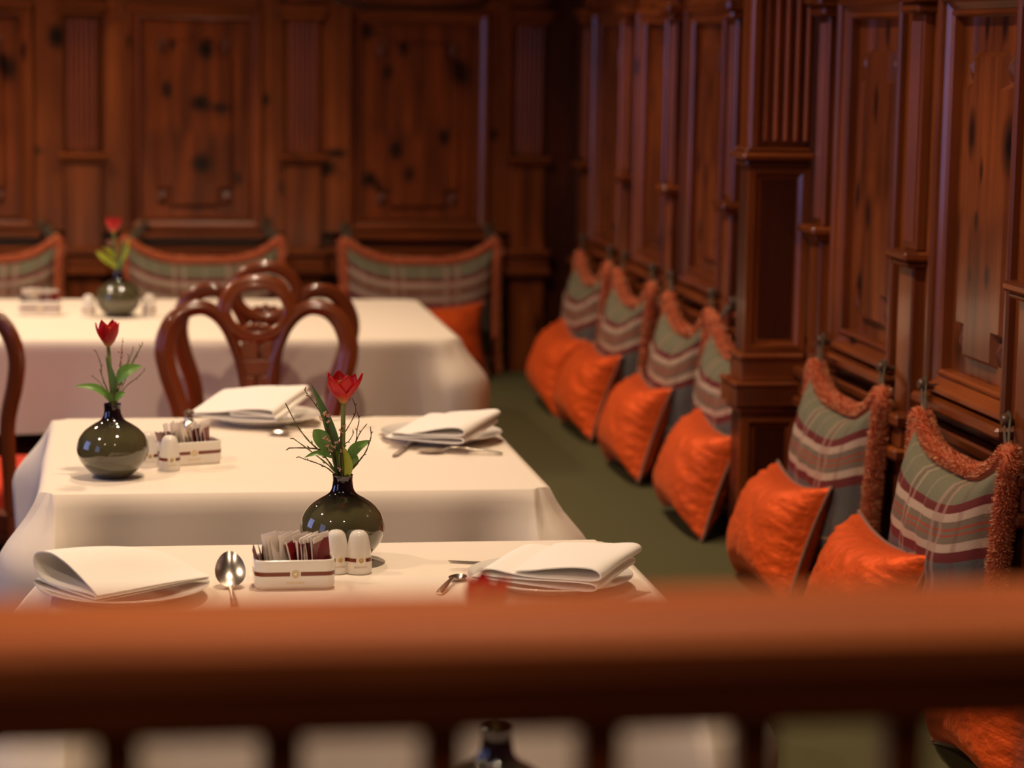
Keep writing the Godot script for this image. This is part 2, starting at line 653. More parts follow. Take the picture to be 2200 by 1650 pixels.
func ceiling_lamps() -> void:
	var k := 0
	for spot in [[-0.4, -0.6, "behind the balustrade", 1.3], [0.35, 1.55, "over the balustrade table", 2.0], [0.35, 3.75, "over the front table", 2.45], [0.35, 5.0, "over the middle table", 1.6], [0.35, 6.65, "over the long back table", 2.3], [-1.3, 1.9, "left of the balustrade table", 1.7], [-1.3, 3.75, "left of the front table", 2.0], [-1.2, 6.2, "over the left end of the long back table", 1.8], [-1.0, 7.0, "before the far wall", 2.6]]:
			var o := thing("ceiling_downlight", "small round downlight in the ceiling " + spot[2], "lamp", pt(spot[0], 2.68, spot[1]), 0.0, "ceiling downlights")
			var m := Mesher.new()
			m.lathe([Vector2(0.055, 0.02), Vector2(0.055, 0.0), Vector2(0.05, -0.006), Vector2(0.036, -0.006), Vector2(0.033, 0.0), Vector2(0.033, 0.02)], 24)
			put("ring", m, M.lamp_ring, o)
			m = Mesher.new()
			m.lathe([Vector2(0.0001, 0.004), Vector2(0.032, 0.004), Vector2(0.032, 0.012), Vector2(0.0001, 0.012)], 20)
			put("bulb", m, M.lamp, o)
			var l := SpotLight3D.new()
			l.name = "lamp_light"
			l.light_color = srgb(255, 222, 186)
			l.light_energy = spot[3]
			l.spot_angle = 64.0
			l.spot_angle_attenuation = 0.85
			l.spot_range = 12.0
			l.spot_attenuation = 2.0
			l.light_size = 0.032
			l.shadow_enabled = true
			o.add_child(l)
			l.position = Vector3(0, -0.02, 0)
			l.rotation.x = -PI / 2
			k += 1


func structure(called: String, lo: Vector3, hi: Vector3, mat: Material, parent: Node = null) -> MeshInstance3D:
	var m := Mesher.new()
	m.block(lo, hi, 1, 0.0)
	var o := put(called, m, mat, parent)
	o.set_meta("kind", "structure")
	return o


func shell() -> void:
	structure("floor", Vector3(-3.4, -0.1, -FAR - 0.2), Vector3(SIDE + 0.2, 0.0, 2.6), M.carpet)
	structure("ceiling", Vector3(-3.4, 2.7, -FAR - 0.2), Vector3(SIDE + 0.2, 2.8, 2.6), M.plaster)
	structure("wall_rear", Vector3(-3.4, 0.0, 2.5), Vector3(SIDE + 0.2, 2.7, 2.6), M.plaster)
	# left wall with two windows
	var w := Node3D.new()
	w.name = "wall_left"
	add_child(w)
	w.set_meta("kind", "structure")
	var zs := [2.5, -0.9, -2.3, -3.9, -5.3, -FAR]
	for i in 5:
		var solid := i % 2 == 0
		if solid:
			structure("wall_section", Vector3(-3.4, 0, zs[i + 1]), Vector3(-3.2, 2.7, zs[i]), M.plaster, w)
		else:
			structure("wall_section", Vector3(-3.4, 0, zs[i + 1]), Vector3(-3.2, 0.85, zs[i]), M.plaster, w)
			structure("wall_section", Vector3(-3.4, 2.45, zs[i + 1]), Vector3(-3.2, 2.7, zs[i]), M.plaster, w)
	for i in 2:
		var win := Node3D.new()
		win.name = "window_%d" % (i + 1)
		add_child(win)
		win.set_meta("kind", "structure")
		var z1: float = zs[1 + 2 * i]
		var z0: float = zs[2 + 2 * i]
		for b in [[z0, z0 + 0.06, 0.85, 2.45], [z1 - 0.06, z1, 0.85, 2.45], [z0 + 0.06, z1 - 0.06, 0.85, 0.91], [z0 + 0.06, z1 - 0.06, 2.39, 2.45], [(z0 + z1) / 2 - 0.025, (z0 + z1) / 2 + 0.025, 0.91, 2.39]]:
			wood_block("window_frame", Vector3(-3.34, b[2], b[0]), Vector3(-3.28, b[3], b[1]), win, 1, 0.004)
		for b in [[z0 + 0.06, (z0 + z1) / 2 - 0.025], [(z0 + z1) / 2 + 0.025, z1 - 0.06]]:
			var m := Mesher.new()
			m.block(Vector3(-3.313, 0.91, b[0]), Vector3(-3.307, 2.39, b[1]), 1, 0.0)
			put("pane", m, M.glass, win)


# ---------------------------------------------------------------- panelled walls, in wall coordinates: x along, y up, z out of the wall
func wall_node(called: String, xf: Transform3D, x0: float, x1: float) -> Node3D:
	var w := Node3D.new()
	w.name = called
	add_child(w)
	w.transform = xf
	w.set_meta("kind", "structure")
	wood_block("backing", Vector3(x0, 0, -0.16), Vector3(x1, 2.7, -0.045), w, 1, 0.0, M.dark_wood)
	return w


func pilaster(w: Node3D, a: float, b: float, z: float, ridges: int, mat: Material = null) -> void:
	var p := group_part("pilaster", w)
	mat = mat if mat else M.wood
	var c := (a + b) / 2
	wood_block("shaft", Vector3(a, 0.82, -0.045), Vector3(b, 1.105, z), p, 1, 0.004, mat)
	wood_block("ledge", Vector3(a - 0.012, 1.105, -0.045), Vector3(b + 0.012, 1.116, z + 0.016), p, 0, 0.004, mat)
	wood_block("ledge", Vector3(a - 0.02, 1.116, -0.045), Vector3(b + 0.02, 1.134, z + 0.024), p, 0, 0.005, mat)
	wood_block("shaft", Vector3(a + 0.006, 1.134, -0.045), Vector3(b - 0.006, 1.58, z - 0.006), p, 1, 0.003, mat)
	var n := ridges
	for i in n:
		var m := Mesher.new()
		var x := a + 0.012 + (b - a - 0.024) * (i + 0.5) / n
		var r := (b - a - 0.024) / n * 0.36
		m.tube(PackedVector3Array([Vector3(x, 1.15, z - 0.006), Vector3(x, 1.565, z - 0.006)]), r, 8, true, Vector2.ONE, Vector3.BACK)
		put("ridge", m, mat, p)
	wood_block("capital", Vector3(a - 0.012, 1.58, -0.045), Vector3(b + 0.012, 1.6, z + 0.014), p, 0, 0.005, mat)
	wood_block("capital", Vector3(a - 0.022, 1.6, -0.045), Vector3(b + 0.022, 1.625, z + 0.026), p, 0, 0.006, mat)
	wood_block("upper_shaft", Vector3(a, 1.625, -0.045), Vector3(b, 2.1, z - 0.004), p, 1, 0.003, mat)
	# pedestal under the shaft
	wood_block("ledge", Vector3(a - 0.02, 0.8, -0.045), Vector3(b + 0.02, 0.825, z + 0.03), p, 0, 0.006, mat)
	wood_block("ledge", Vector3(a - 0.014, 0.76, -0.045), Vector3(b + 0.014, 0.8, z + 0.018), p, 0, 0.003, mat)
	wood_block("ledge", Vector3(a - 0.02, 0.735, -0.045), Vector3(b + 0.02, 0.76, z + 0.03), p, 0, 0.006, mat)
	wood_block("shaft", Vector3(a, 0.3, -0.045), Vector3(b, 0.735, z + 0.006), p, 1, 0.004, mat)


func bay(w: Node3D, a: float, b: float, fa: float, fb: float, mat: Material, knotty := false) -> void:
	# a..b between the pilasters, fa..fb the outer edges of the panel moulding
	var y0 := 0.882
	var y1 := 1.615
	for st in [[a, fa + 0.012], [fb - 0.012, b]]:
		var sm := Mesher.new()
		sm.block(Vector3(st[0], 0.875, -0.045), Vector3(st[1], 2.1, 0.0), 1, 0.002, Vector2(0.3, 0.0) if knotty else roff())
		put("stile", sm, M.knotty if knotty else M.wood, w)
	wood_block("rail", Vector3(fa + 0.012, y1 - 0.012, -0.045), Vector3(fb - 0.012, 2.1, 0.0), w, 0, 0.002)
	var m := Mesher.new()
	m.frame(fa, fb, y0, y1, [Vector2(0, -0.002), Vector2(0, 0.012), Vector2(0.004, 0.017), Vector2(0.011, 0.017), Vector2(0.015, 0.011), Vector2(0.017, 0.004), Vector2(0.03, -0.004), Vector2(0.033, 0.0), Vector2(0.038, 0.001), Vector2(0.042, -0.004), Vector2(0.043, -0.024)], roff())
	put("panel_moulding", m, M.wood, w)
	var ia := fa + 0.043
	var ib := fb - 0.043
	var span := ib - ia
	m = Mesher.new()
	m.face([Vector3(ia - 0.004, y0 + 0.039, -0.022), Vector3(ib + 0.004, y0 + 0.039, -0.022), Vector3(ib + 0.004, y1 - 0.039, -0.022), Vector3(ia - 0.004, y1 - 0.039, -0.022)], Vector3.BACK, [Vector2(0, 1), Vector2(1, 1), Vector2(1, 0), Vector2(0, 0)])
	put("panel", m, mat, w)
	# raised field with stepped corners
	var e := minf(0.05, span * 0.17)
	var fx0 := ia + e
	var fx1 := ib - e
	var fy0 := y0 + 0.075
	var fy1 := y1 - 0.105
	var k := minf(0.045, span * 0.12)
	var kh := 0.055
	m = Mesher.new()
	var poly := PackedVector2Array([Vector2(fx0 + k, fy0), Vector2(fx1 - k, fy0), Vector2(fx1 - k, fy0 + kh), Vector2(fx1, fy0 + kh), Vector2(fx1, fy1 - kh), Vector2(fx1 - k, fy1 - kh), Vector2(fx1 - k, fy1), Vector2(fx0 + k, fy1), Vector2(fx0 + k, fy1 - kh), Vector2(fx0, fy1 - kh), Vector2(fx0, fy0 + kh), Vector2(fx0 + k, fy0 + kh)])
	m.prism(poly, -0.022, -0.008, 0.009)
	for i in m.t.size():
		m.t[i] = Vector2((m.v[i].x - ia) / span, 1.0 - (m.v[i].y - y0) / (y1 - y0))
	put("panel_field", m, mat, w)
	for cx in [fx0 + k / 2, fx1 - k / 2]:
		for cy in [fy0 + kh / 2, fy1 - kh / 2]:
			m = Mesher.new()
			var sx := k / 2 - 0.004
			var sy := kh / 2 - 0.004
			var q := [Vector3(cx - sx, cy - sy, -0.022), Vector3(cx + sx, cy - sy, -0.022), Vector3(cx + sx, cy + sy, -0.022), Vector3(cx - sx, cy + sy, -0.022)]
			var tip := Vector3(cx, cy, -0.01)
			for i in 4:
				var f: Vector3 = (q[(i + 1) % 4] - q[i]).cross(tip - q[i]).normalized()
				m.face([q[i], q[(i + 1) % 4], tip], f, [Vector2(0.2, 0.3), Vector2(0.25, 0.3), Vector2(0.22, 0.33)])
			put("corner_block", m, M.matt_wood, w)
	# sill below the panel, then the low back of the bench
	wood_block("sill", Vector3(fa - 0.02, 0.855, -0.045), Vector3(fb + 0.02, 0.876, 0.034), w, 0, 0.006)
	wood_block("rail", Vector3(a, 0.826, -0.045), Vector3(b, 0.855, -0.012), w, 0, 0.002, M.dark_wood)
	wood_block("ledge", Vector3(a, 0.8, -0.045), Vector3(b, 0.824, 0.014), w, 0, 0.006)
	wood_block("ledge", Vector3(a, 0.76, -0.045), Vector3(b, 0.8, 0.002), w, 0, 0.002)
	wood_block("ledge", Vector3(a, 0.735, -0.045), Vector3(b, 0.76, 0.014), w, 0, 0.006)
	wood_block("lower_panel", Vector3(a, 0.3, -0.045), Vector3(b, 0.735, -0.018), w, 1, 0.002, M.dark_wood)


func frieze(w: Node3D, x0: float, x1: float) -> void:
	wood_block("cornice", Vector3(x0, 2.1, -0.045), Vector3(x1, 2.16, 0.05), w, 0, 0.012)
	wood_block("rail", Vector3(x0, 2.16, -0.045), Vector3(x1, 2.69, 0.0), w, 0, 0.002)


func peg(w: Node3D, x: float) -> void:
	var m := Mesher.new()
	m.tube(PackedVector3Array([Vector3(x, 0.893, -0.002), Vector3(x, 0.895, 0.026), Vector3(x, 0.897, 0.03), Vector3(x, 0.898, 0.04), Vector3(x, 0.898, 0.045)]), [0.006, 0.006, 0.012, 0.013, 0.008], 12)
	put("peg", m, M.peg, w)


func far_wall() -> void:
	var w := wall_node("wall_far", Transform3D(Basis(), pt(0, 0, FAR)), -3.2, SIDE + 0.1)
	for p in [[-2.39, -2.27], [-1.64, -1.52], [-0.895, -0.775], [-0.184, -0.064], [0.534, 0.654], [1.296, 1.41]]:
		pilaster(w, p[0], p[1], 0.03, 6)
	bay(w, -3.2, -2.39, -2.98, -2.5, M.wood)
	bay(w, -2.27, -1.64, -2.2, -1.71, M.wood)
	bay(w, -1.52, -0.895, -1.45, -0.97, M.wood)
	bay(w, -0.775, -0.184, -0.70, -0.28, M.panel_far_right, true)
	bay(w, -0.064, 0.534, 0.02, 0.458, M.panel_far_mid, true)
	bay(w, 0.654, 1.296, 0.747, 1.219, M.panel_far_right, true)
	wood_block("stile", Vector3(1.41, 0.3, -0.045), Vector3(SIDE, 2.1, 0.012), w, 1, 0.003, M.dark_wood)
	frieze(w, -3.2, SIDE)
	# turned brace that crosses the top rail above the right bay
	var m := Mesher.new()
	m.tube(curve([Vector3(0.66, 1.72, 0.004), Vector3(0.69, 1.66, 0.006), Vector3(0.76, 1.63, 0.006), Vector3(0.95, 1.622, 0.006), Vector3(1.14, 1.63, 0.006), Vector3(1.22, 1.66, 0.006), Vector3(1.25, 1.72, 0.004)], 5), 0.009, 8)
	put("arch_moulding", m, M.dark_wood, w)
	for x in [-0.645, -0.255, 0.075, 0.466, 0.735, 1.219]:
		peg(w, x)


func right_wall() -> void:
	var w := wall_node("wall_right", Transform3D(Basis(Vector3(0, 0, 1), Vector3.UP, Vector3(-1, 0, 0)), Vector3(SIDE, 0, 0)), -FAR, 2.5)
	# wall x is minus the distance s
	for p in [[1.1, 1.19], [1.8, 1.89], [2.48, 2.57], [3.15, 3.24], [3.82, 3.905], [4.47, 4.553], [5.1, 5.18], [5.9, 5.98], [6.57, 6.65], [7.18, 7.26], [7.86, 7.94]]:
		pilaster(w, -p[1], -p[0], 0.025, 4)
	bay(w, -1.8, -1.19, -1.71, -1.28, M.panel_second)
	bay(w, -2.48, -1.89, -2.4, -1.98, M.panel_near)
	bay(w, -3.15, -2.57, -3.07, -2.65, M.panel_second)
	bay(w, -3.82, -3.24, -3.74, -3.32, M.panel_near)
	bay(w, -4.47, -3.905, -4.41, -3.985, M.panel_near)
	bay(w, -5.1, -4.553, -5.06, -4.63, M.panel_second)
	bay(w, -5.9, -5.18, -5.8, -5.32, M.panel_near)
	bay(w, -6.57, -5.98, -6.5, -6.05, M.panel_second)
	bay(w, -7.18, -6.65, -7.12, -6.71, M.panel_near)
	bay(w, -7.86, -7.26, -7.79, -7.33, M.panel_second)
	wood_block("stile", Vector3(-FAR, 0.3, -0.045), Vector3(-7.94, 2.1, 0.0), w, 1, 0.003, M.dark_wood)
	wood_block("stile", Vector3(-1.1, 0.3, -0.045), Vector3(2.5, 2.1, 0.0), w, 1, 0.003)
	frieze(w, -FAR, 2.5)
	for s in [3.91, 4.35, 4.6, 5.03, 5.37, 5.8, 6.02, 6.5, 6.73, 7.12, 7.34, 7.79]:
		peg(w, -s)


func pier() -> void:
	# a fluted wooden pier standing out from the right wall between two bench bays
	var p := Node3D.new()
	p.name = "pillar"
	add_child(p)
	p.set_meta("kind", "structure")
	tag(p, "fluted dark wooden pier standing out from the panelled wall between the cushions", "pillar")
	var x0 := 1.338
	var x1 := 1.474
	var z0 := -5.28
	var z1 := -5.19
	# upper shaft with ridges
	wood_block("shaft", Vector3(x0, 1.295, z0), Vector3(x1, 2.1, z1 - 0.012), p, 1, 0.003)
	wood_block("shaft", Vector3(x0, 1.295, z1 - 0.012), Vector3(x0 + 0.02, 2.1, z1), p, 1, 0.003)
	for i in 5:
		var m := Mesher.new()
		var x := x0 + 0.036 + i * 0.0225
		m.tube(PackedVector3Array([Vector3(x, 1.312, z1 - 0.01), Vector3(x, 2.1, z1 - 0.01)]), 0.0068, 10)
		put("ridge", m, M.wood, p)
	wood_block("cap_moulding", Vector3(x0 - 0.02, 1.272, z0 - 0.012), Vector3(x1 + 0.004, 1.287, z1 + 0.026), p, 0, 0.006)
	wood_block("cap_moulding", Vector3(x0 - 0.01, 1.287, z0 - 0.006), Vector3(x1, 1.297, z1 + 0.012), p, 0, 0.004)
	wood_block("cap_moulding", Vector3(x0 - 0.01, 1.258, z0 - 0.006), Vector3(x1, 1.272, z1 + 0.012), p, 0, 0.004, M.dark_wood)
	# middle block with a sunk panel
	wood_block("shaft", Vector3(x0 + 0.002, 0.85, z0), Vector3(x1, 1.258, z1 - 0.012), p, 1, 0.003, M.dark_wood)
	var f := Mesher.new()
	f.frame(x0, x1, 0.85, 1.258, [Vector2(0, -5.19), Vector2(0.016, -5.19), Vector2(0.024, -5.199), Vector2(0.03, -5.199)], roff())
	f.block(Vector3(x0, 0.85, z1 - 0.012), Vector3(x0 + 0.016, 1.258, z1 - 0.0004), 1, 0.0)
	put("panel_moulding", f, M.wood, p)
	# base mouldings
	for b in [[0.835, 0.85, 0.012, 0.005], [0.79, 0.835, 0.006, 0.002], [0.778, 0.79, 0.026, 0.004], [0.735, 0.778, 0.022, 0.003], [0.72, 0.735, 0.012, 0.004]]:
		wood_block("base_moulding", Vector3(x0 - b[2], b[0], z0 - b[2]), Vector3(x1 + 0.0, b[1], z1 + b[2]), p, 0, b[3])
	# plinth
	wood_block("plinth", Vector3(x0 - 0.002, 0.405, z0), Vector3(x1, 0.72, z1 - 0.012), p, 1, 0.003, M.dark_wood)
	f = Mesher.new()
	f.frame(x0 - 0.004, x1, 0.405, 0.72, [Vector2(0, -5.19), Vector2(0.022, -5.19), Vector2(0.027, -5.199), Vector2(0.036, -5.199)], roff())
	f.block(Vector3(x0 - 0.004, 0.405, z1 - 0.012), Vector3(x0 + 0.018, 0.72, z1 - 0.0004), 1, 0.0)
	put("panel_moulding", f, M.wood, p)


func benches() -> void:
	var b := thing("bench", "long bench with a green fabric seat running along the right wall", "bench", pt(1.2, 0, 4.0))
	wood_block("base", Vector3(-0.2, 0.0, -3.62), Vector3(0.255, 0.33, 2.7), b, 2, 0.004, M.dark_wood)
	var m := Mesher.new()
	m.block(Vector3(-0.27, 0.33, -3.62), Vector3(0.268, BENCH, 2.75), 2, 0.02)
	put("seat", m, M.green, b)
	b = thing("bench", "green fabric bench running along the far wall behind the back table", "bench", pt(-0.8, 0, 7.93))
	wood_block("base", Vector3(-2.35, 0.0, -0.25), Vector3(2.25, 0.33, 0.2), b, 0, 0.004, M.dark_wood)
	m = Mesher.new()
	m.block(Vector3(-2.35, 0.33, -0.27), Vector3(2.272, BENCH, 0.27), 0, 0.02)
	put("seat", m, M.green, b)


func balustrade() -> void:
	var b := thing("balustrade", "out-of-focus wooden balustrade with square spindles across the front of the view", "railing", pt(0.2, 0, 1.1))
	var m := Mesher.new()
	# handrail profile (across, height), swept along x
	var prof := [Vector2(-0.046, 1.228), Vector2(-0.054, 1.234), Vector2(-0.054, 1.242), Vector2(-0.046, 1.25), Vector2(0.014, 1.25), Vector2(0.024, 1.2475), Vector2(0.031, 1.24), Vector2(0.032, 1.226)]
	for k in prof.size():
		var a: Vector2 = prof[k]
		var c: Vector2 = prof[(k + 1) % prof.size()]
		var d := c - a
		m.face([Vector3(-1.3, a.y, a.x), Vector3(1.0, a.y, a.x), Vector3(1.0, c.y, c.x), Vector3(-1.3, c.y, c.x)], Vector3(0, d.x, -d.y).normalized(), [Vector2(0.1 * k, 0), Vector2(0.1 * k, 3), Vector2(0.1 * k + d.length() * 2, 3), Vector2(0.1 * k + d.length() * 2, 0)])
	put("handrail", m, M.rail_wood, b)
	wood_block("fascia", Vector3(-1.3, 1.199, -0.045), Vector3(1.0, 1.228, 0.028), b, 0, 0.004)
	wood_block("bottom_rail", Vector3(-1.3, 0.1, -0.03), Vector3(1.0, 0.15, 0.03), b, 0, 0.004, M.dark_wood)
	for i in 29:
		var x := -0.203 + 0.074 * (i - 14)
		var sp := Mesher.new()
		sp.block(Vector3(x - 0.01, 0.15, -0.01), Vector3(x + 0.01, 1.2, 0.01), 1, 0.003, roff())
		put("spindle", sp, M.wood, b)
	for x in [-1.28, 0.98]:
		wood_block("post", Vector3(x - 0.03, 0.0, -0.035), Vector3(x + 0.03, 1.206, 0.035), b, 1, 0.004, M.dark_wood)


# ---------------------------------------------------------------- tables
func table_cloth(x0: float, x1: float, s0: float, s1: float, drop: float, seed_: int, label: String) -> void:
	var r := RandomNumberGenerator.new()
	r.seed = seed_
	var ph := r.randf() * TAU
	# perimeter with closely spaced points, rounded corners
	var w := x1 - x0
	var d := s1 - s0
	var rad := 0.012
	var per := []
	var corners := [Vector2(x0, s0), Vector2(x1, s0), Vector2(x1, s1), Vector2(x0, s1)]
	for i in 4:
		var a: Vector2 = corners[i]
		var b: Vector2 = corners[(i + 1) % 4]
		var dir := (b - a).normalized()
		var out := Vector2(dir.y, -dir.x)
		var prev := Vector2((a - corners[(i + 3) % 4]).normalized().y, -(a - corners[(i + 3) % 4]).normalized().x)
		for k in 5:
			var o := prev.slerp(out, k / 5.0)
			per.append([a + (dir - (a - corners[(i + 3) % 4]).normalized()) * rad + o * rad, o, 0.0, i])
		var len := a.distance_to(b) - 2 * rad
		var n := 56
		for k in n:
			var f := float(k) / n
			f = f - 0.10 * sin(TAU * f)
			per.append([a + dir * (rad + f * len) + out * rad, out, minf(f, 1 - f) * len, i])
	var m := Mesher.new()
	var np := per.size()
	var pts := PackedVector3Array()
	var uvs := PackedVector2Array()
	var steps := 15
	for j in steps + 3:
		for i in np:
			var q: Vector2 = per[i][0]
			var o: Vector2 = per[i][1]
			var cd: float = per[i][2]
			var near := exp(-cd / 0.045)
			var off := 0.0
			var h := TOP
			if j == 0:
				off = -0.012
			elif j == 1:
				off = -0.001
				h = TOP - 0.0006
			else:
				var t := float(j - 1) / (steps + 1)
				var run: float = i * 0.02 + per[i][3] * 5.1
				var lower := drop * (1.0 + 0.22 * near)
				h = TOP - 0.004 - lower * t
				var fold := exp(-pow((cd - 0.10) / 0.045, 2.0))
				var hang := lower * t
				var tent := 0.068 * smoothstep(0.0, 0.12, hang) - 0.10 * maxf(0.0, hang - 0.13)
				off = 0.006 + t * (0.012 - 0.030 * fold) + tent * near
				off += t * 0.010 * sin(cd * 21.0 + ph + per[i][3]) * (1.0 - near) + t * 0.006 * sin(run * 9.0 + ph * 2.0) * (1.0 - near)
				off += 0.008 * t * tanh(sin(cd * 8.0 + ph) * 9.0) * (1.0 - near)
			q += o * off
			pts.append(pt(q.x, h, q.y))
			uvs.append(q)
	m.sheet(pts, np, true, uvs, true)
	var rim := []
	for i in np:
		rim.append(pts[i])
	m.disc(rim, Vector3.UP)
	# the sheet lies outside-in: turn normals that point inwards
	var mid := pt((x0 + x1) / 2, TOP - 0.3, (s0 + s1) / 2)
	var o2 := put("tablecloth", m, M.cloth)
	tag(o2, label, "tablecloth", "white tablecloths")
	# the table under it
	var t2 := thing("dining_table", label.replace("cream tablecloth on the", "wooden dining table under the cream cloth, the"), "table", pt((x0 + x1) / 2, 0, (s0 + s1) / 2))
	wood_block("tabletop", Vector3(-w / 2 + 0.006, TOP - 0.035, -d / 2 + 0.006), Vector3(w / 2 - 0.006, TOP - 0.004, d / 2 - 0.006), t2, 0, 0.004, M.dark_wood)
	for lx in [-1.0, 1.0]:
		for lz in [-1.0, 1.0]:
			wood_block("leg", Vector3(lx * (w / 2 - 0.07) - 0.025, 0.0, lz * (d / 2 - 0.07) - 0.025), Vector3(lx * (w / 2 - 0.07) + 0.025, TOP - 0.035, lz * (d / 2 - 0.07) + 0.025), t2, 1, 0.004, M.dark_wood)


func tables() -> void:
	table_cloth(-0.085, 0.735, 2.95, 3.685, 0.30, 3, "cream tablecloth on the table with the box of dark red sachets")
	table_cloth(-0.128, 0.72, 4.14, 4.965, 0.26, 5, "cream tablecloth on the middle table before the carved chair")
	table_cloth(-1.55, 0.856, 6.3, 7.275, 0.235, 8, "cream tablecloth on the long table at the back")
	table_cloth(-0.1, 0.75, 1.66, 2.40, 0.3, 11, "cream tablecloth on the table just behind the balustrade")


# ---------------------------------------------------------------- chairs
func chairs() -> void:
	var c := thing("dining_chair", "carved balloon-back wooden chair facing the middle table", "chair", pt(0.309, 0, 5.66), 0.0, "balloon-back chairs")
	# local: x across, y up, +z is the way the sitter faces; the back stands at z = 0
	var rake := func(p: Vector2) -> Vector3: return Vector3(p.x, p.y, -0.10 * (p.y - 0.46) - 0.02 * cos(p.x * 6.0))
	for sgn in [-1.0, 1.0]:
		var key := [Vector2(-0.165, 0.44), Vector2(-0.168, 0.55), Vector2(-0.175, 0.651), Vector2(-0.203, 0.74), Vector2(-0.213, 0.804), Vector2(-0.196, 0.857), Vector2(-0.165, 0.887), Vector2(-0.127, 0.894), Vector2(-0.095, 0.880), Vector2(-0.070, 0.850), Vector2(-0.053, 0.81), Vector2(-0.038, 0.765), Vector2(-0.029, 0.707), Vector2(-0.026, 0.6), Vector2(-0.032, 0.47)]
		var rad := [0.019, 0.020, 0.021, 0.0225, 0.0235, 0.022, 0.0195, 0.0175, 0.017, 0.0155, 0.013, 0.0125, 0.012, 0.012, 0.013]
		var p := []
		for q in key:
			p.append(rake.call(Vector2(q.x * -sgn, q.y)))
		var path := curve(p, 5)
		var rr := []
		for i in path.size():
			var f := i / 5.0
			var a := int(f)
			rr.append(lerpf(rad[a], rad[mini(a + 1, 14)], f - a))
		var m := Mesher.new()
		m.tube(path, rr, 14, true, Vector2(1.0, 0.62), Vector3(0, 0, 1))
		put("back_loop", m, M.chair_wood, c)
		# raised bead along the front of the loop
		m = Mesher.new()
		var bead := PackedVector3Array()
		for i in path.size():
			bead.append(path[i] + Vector3(0, 0, rr[i] * 0.6))
		m.tube(bead, 0.0062, 8)
		put("bead", m, M.chair_wood, c)
	var ring := []
	var bead2 := []
	for i in 40:
		var w := TAU * i / 40
		var q := Vector2(cos(w) * 0.0765, 0.889 + sin(w) * 0.0645)
		ring.append(rake.call(q))
		bead2.append(rake.call(Vector2(cos(w) * 0.0675, 0.889 + sin(w) * 0.0555)) + Vector3(0, 0, 0.01))
	var m2 := Mesher.new()
	m2.tube(PackedVector3Array(ring), 0.0165, 14, false, Vector2(1.0, 0.78), Vector3(0, 0, 1), true)
	put("crest_ring", m2, M.chair_wood, c)
	m2 = Mesher.new()
	m2.tube(PackedVector3Array(bead2), 0.0055, 8, false, Vector2.ONE, Vector3.ZERO, true)
	put("bead", m2, M.chair_wood, c)
	# scroll at the foot of the ring
	m2 = Mesher.new()
	var sc := []
	for q in [Vector2(-0.032, 0.838), Vector2(-0.022, 0.85), Vector2(-0.008, 0.846), Vector2(0.0, 0.855), Vector2(0.008, 0.846), Vector2(0.022, 0.85), Vector2(0.032, 0.838)]:
		sc.append(rake.call(q) + Vector3(0, 0, 0.006))
	m2.tube(curve(sc, 5), 0.0065, 8)
	put("scroll", m2, M.chair_wood, c)
	# pierced splat
	var zb := -0.10 * 0.2 - 0.02
	m2 = Mesher.new()
	for b in [[-0.045, 0.045, 0.815, 0.842], [-0.036, 0.001, 0.772, 0.815], [0.013, 0.036, 0.772, 0.815], [-0.032, 0.032, 0.735, 0.772], [-0.027, -0.006, 0.60, 0.735], [0.006, 0.027, 0.60, 0.735], [-0.027, 0.027, 0.45, 0.60]]:
		var y: float = (b[2] + b[3]) / 2
		var z: float = -0.10 * (y - 0.46) - 0.02
		m2.block(Vector3(b[0], b[2], z - 0.006), Vector3(b[1], b[3], z + 0.007), 1, 0.002, Vector2(0.3, 0.1))
	put("splat", m2, M.chair_wood, c)
	# seat and frame
	m2 = Mesher.new()
	var rows := PackedVector3Array()
	var n := 24
	for j in 9:
		var t := j / 8.0
		for i in n:
			var w := TAU * i / n
			var sx := signf(cos(w)) * pow(absf(cos(w)), 0.45)
			var sz := signf(sin(w)) * pow(absf(sin(w)), 0.45)
			var k := cos(maxf(t - 0.12, 0.0) / 0.88 * PI / 2)
			var y := 0.43 + 0.075 * sin(minf(t / 0.35, 1.0) * PI / 2) * 0.72 + 0.022 * smoothstep(0.35, 1.0, t)
			rows.append(Vector3(sx * (0.215 + 0.02 * sz) * k, y, 0.225 + sz * 0.205 * k))
	m2.sheet(rows, n, true, PackedVector2Array(), true)
	put("seat", m2, M.seat, c)
	m2 = Mesher.new()
	m2.block(Vector3(-0.222, 0.38, 0.0), Vector3(0.222, 0.438, 0.435), 0, 0.012)
	put("seat_frame", m2, M.chair_wood, c)
	for sx in [-1.0, 1.0]:
		m2 = Mesher.new()
		m2.tube(curve([Vector3(sx * 0.195, 0.40, 0.41), Vector3(sx * 0.205, 0.30, 0.43), Vector3(sx * 0.195, 0.12, 0.42), Vector3(sx * 0.2, 0.0, 0.425)], 5), [0.03, 0.03, 0.031, 0.031, 0.03, 0.029, 0.027, 0.025, 0.023, 0.021, 0.019, 0.018, 0.017, 0.017, 0.019, 0.021], 10)
		put("leg", m2, M.chair_wood, c)
		m2 = Mesher.new()
		m2.tube(curve([Vector3(sx * 0.165, 0.46, 0.005), Vector3(sx * 0.17, 0.3, -0.002), Vector3(sx * 0.175, 0.0, -0.07)], 5), 0.02, 10, true, Vector2(1, 1.2), Vector3(0, 0, 1))
		put("leg", m2, M.chair_wood, c)
	copy(c, pt(0.352, 0.0, 6.17), PI, "dark carved balloon-back chair pushed under the long back table, behind the other carved chair", "balloon-back chairs")
	copy(c, pt(-0.37, 0.0, 5.72), PI - 0.7, "carved balloon-back chair with a red seat cut off by the left edge", "balloon-back chairs")
	# the chair at the middle table looks towards the camera


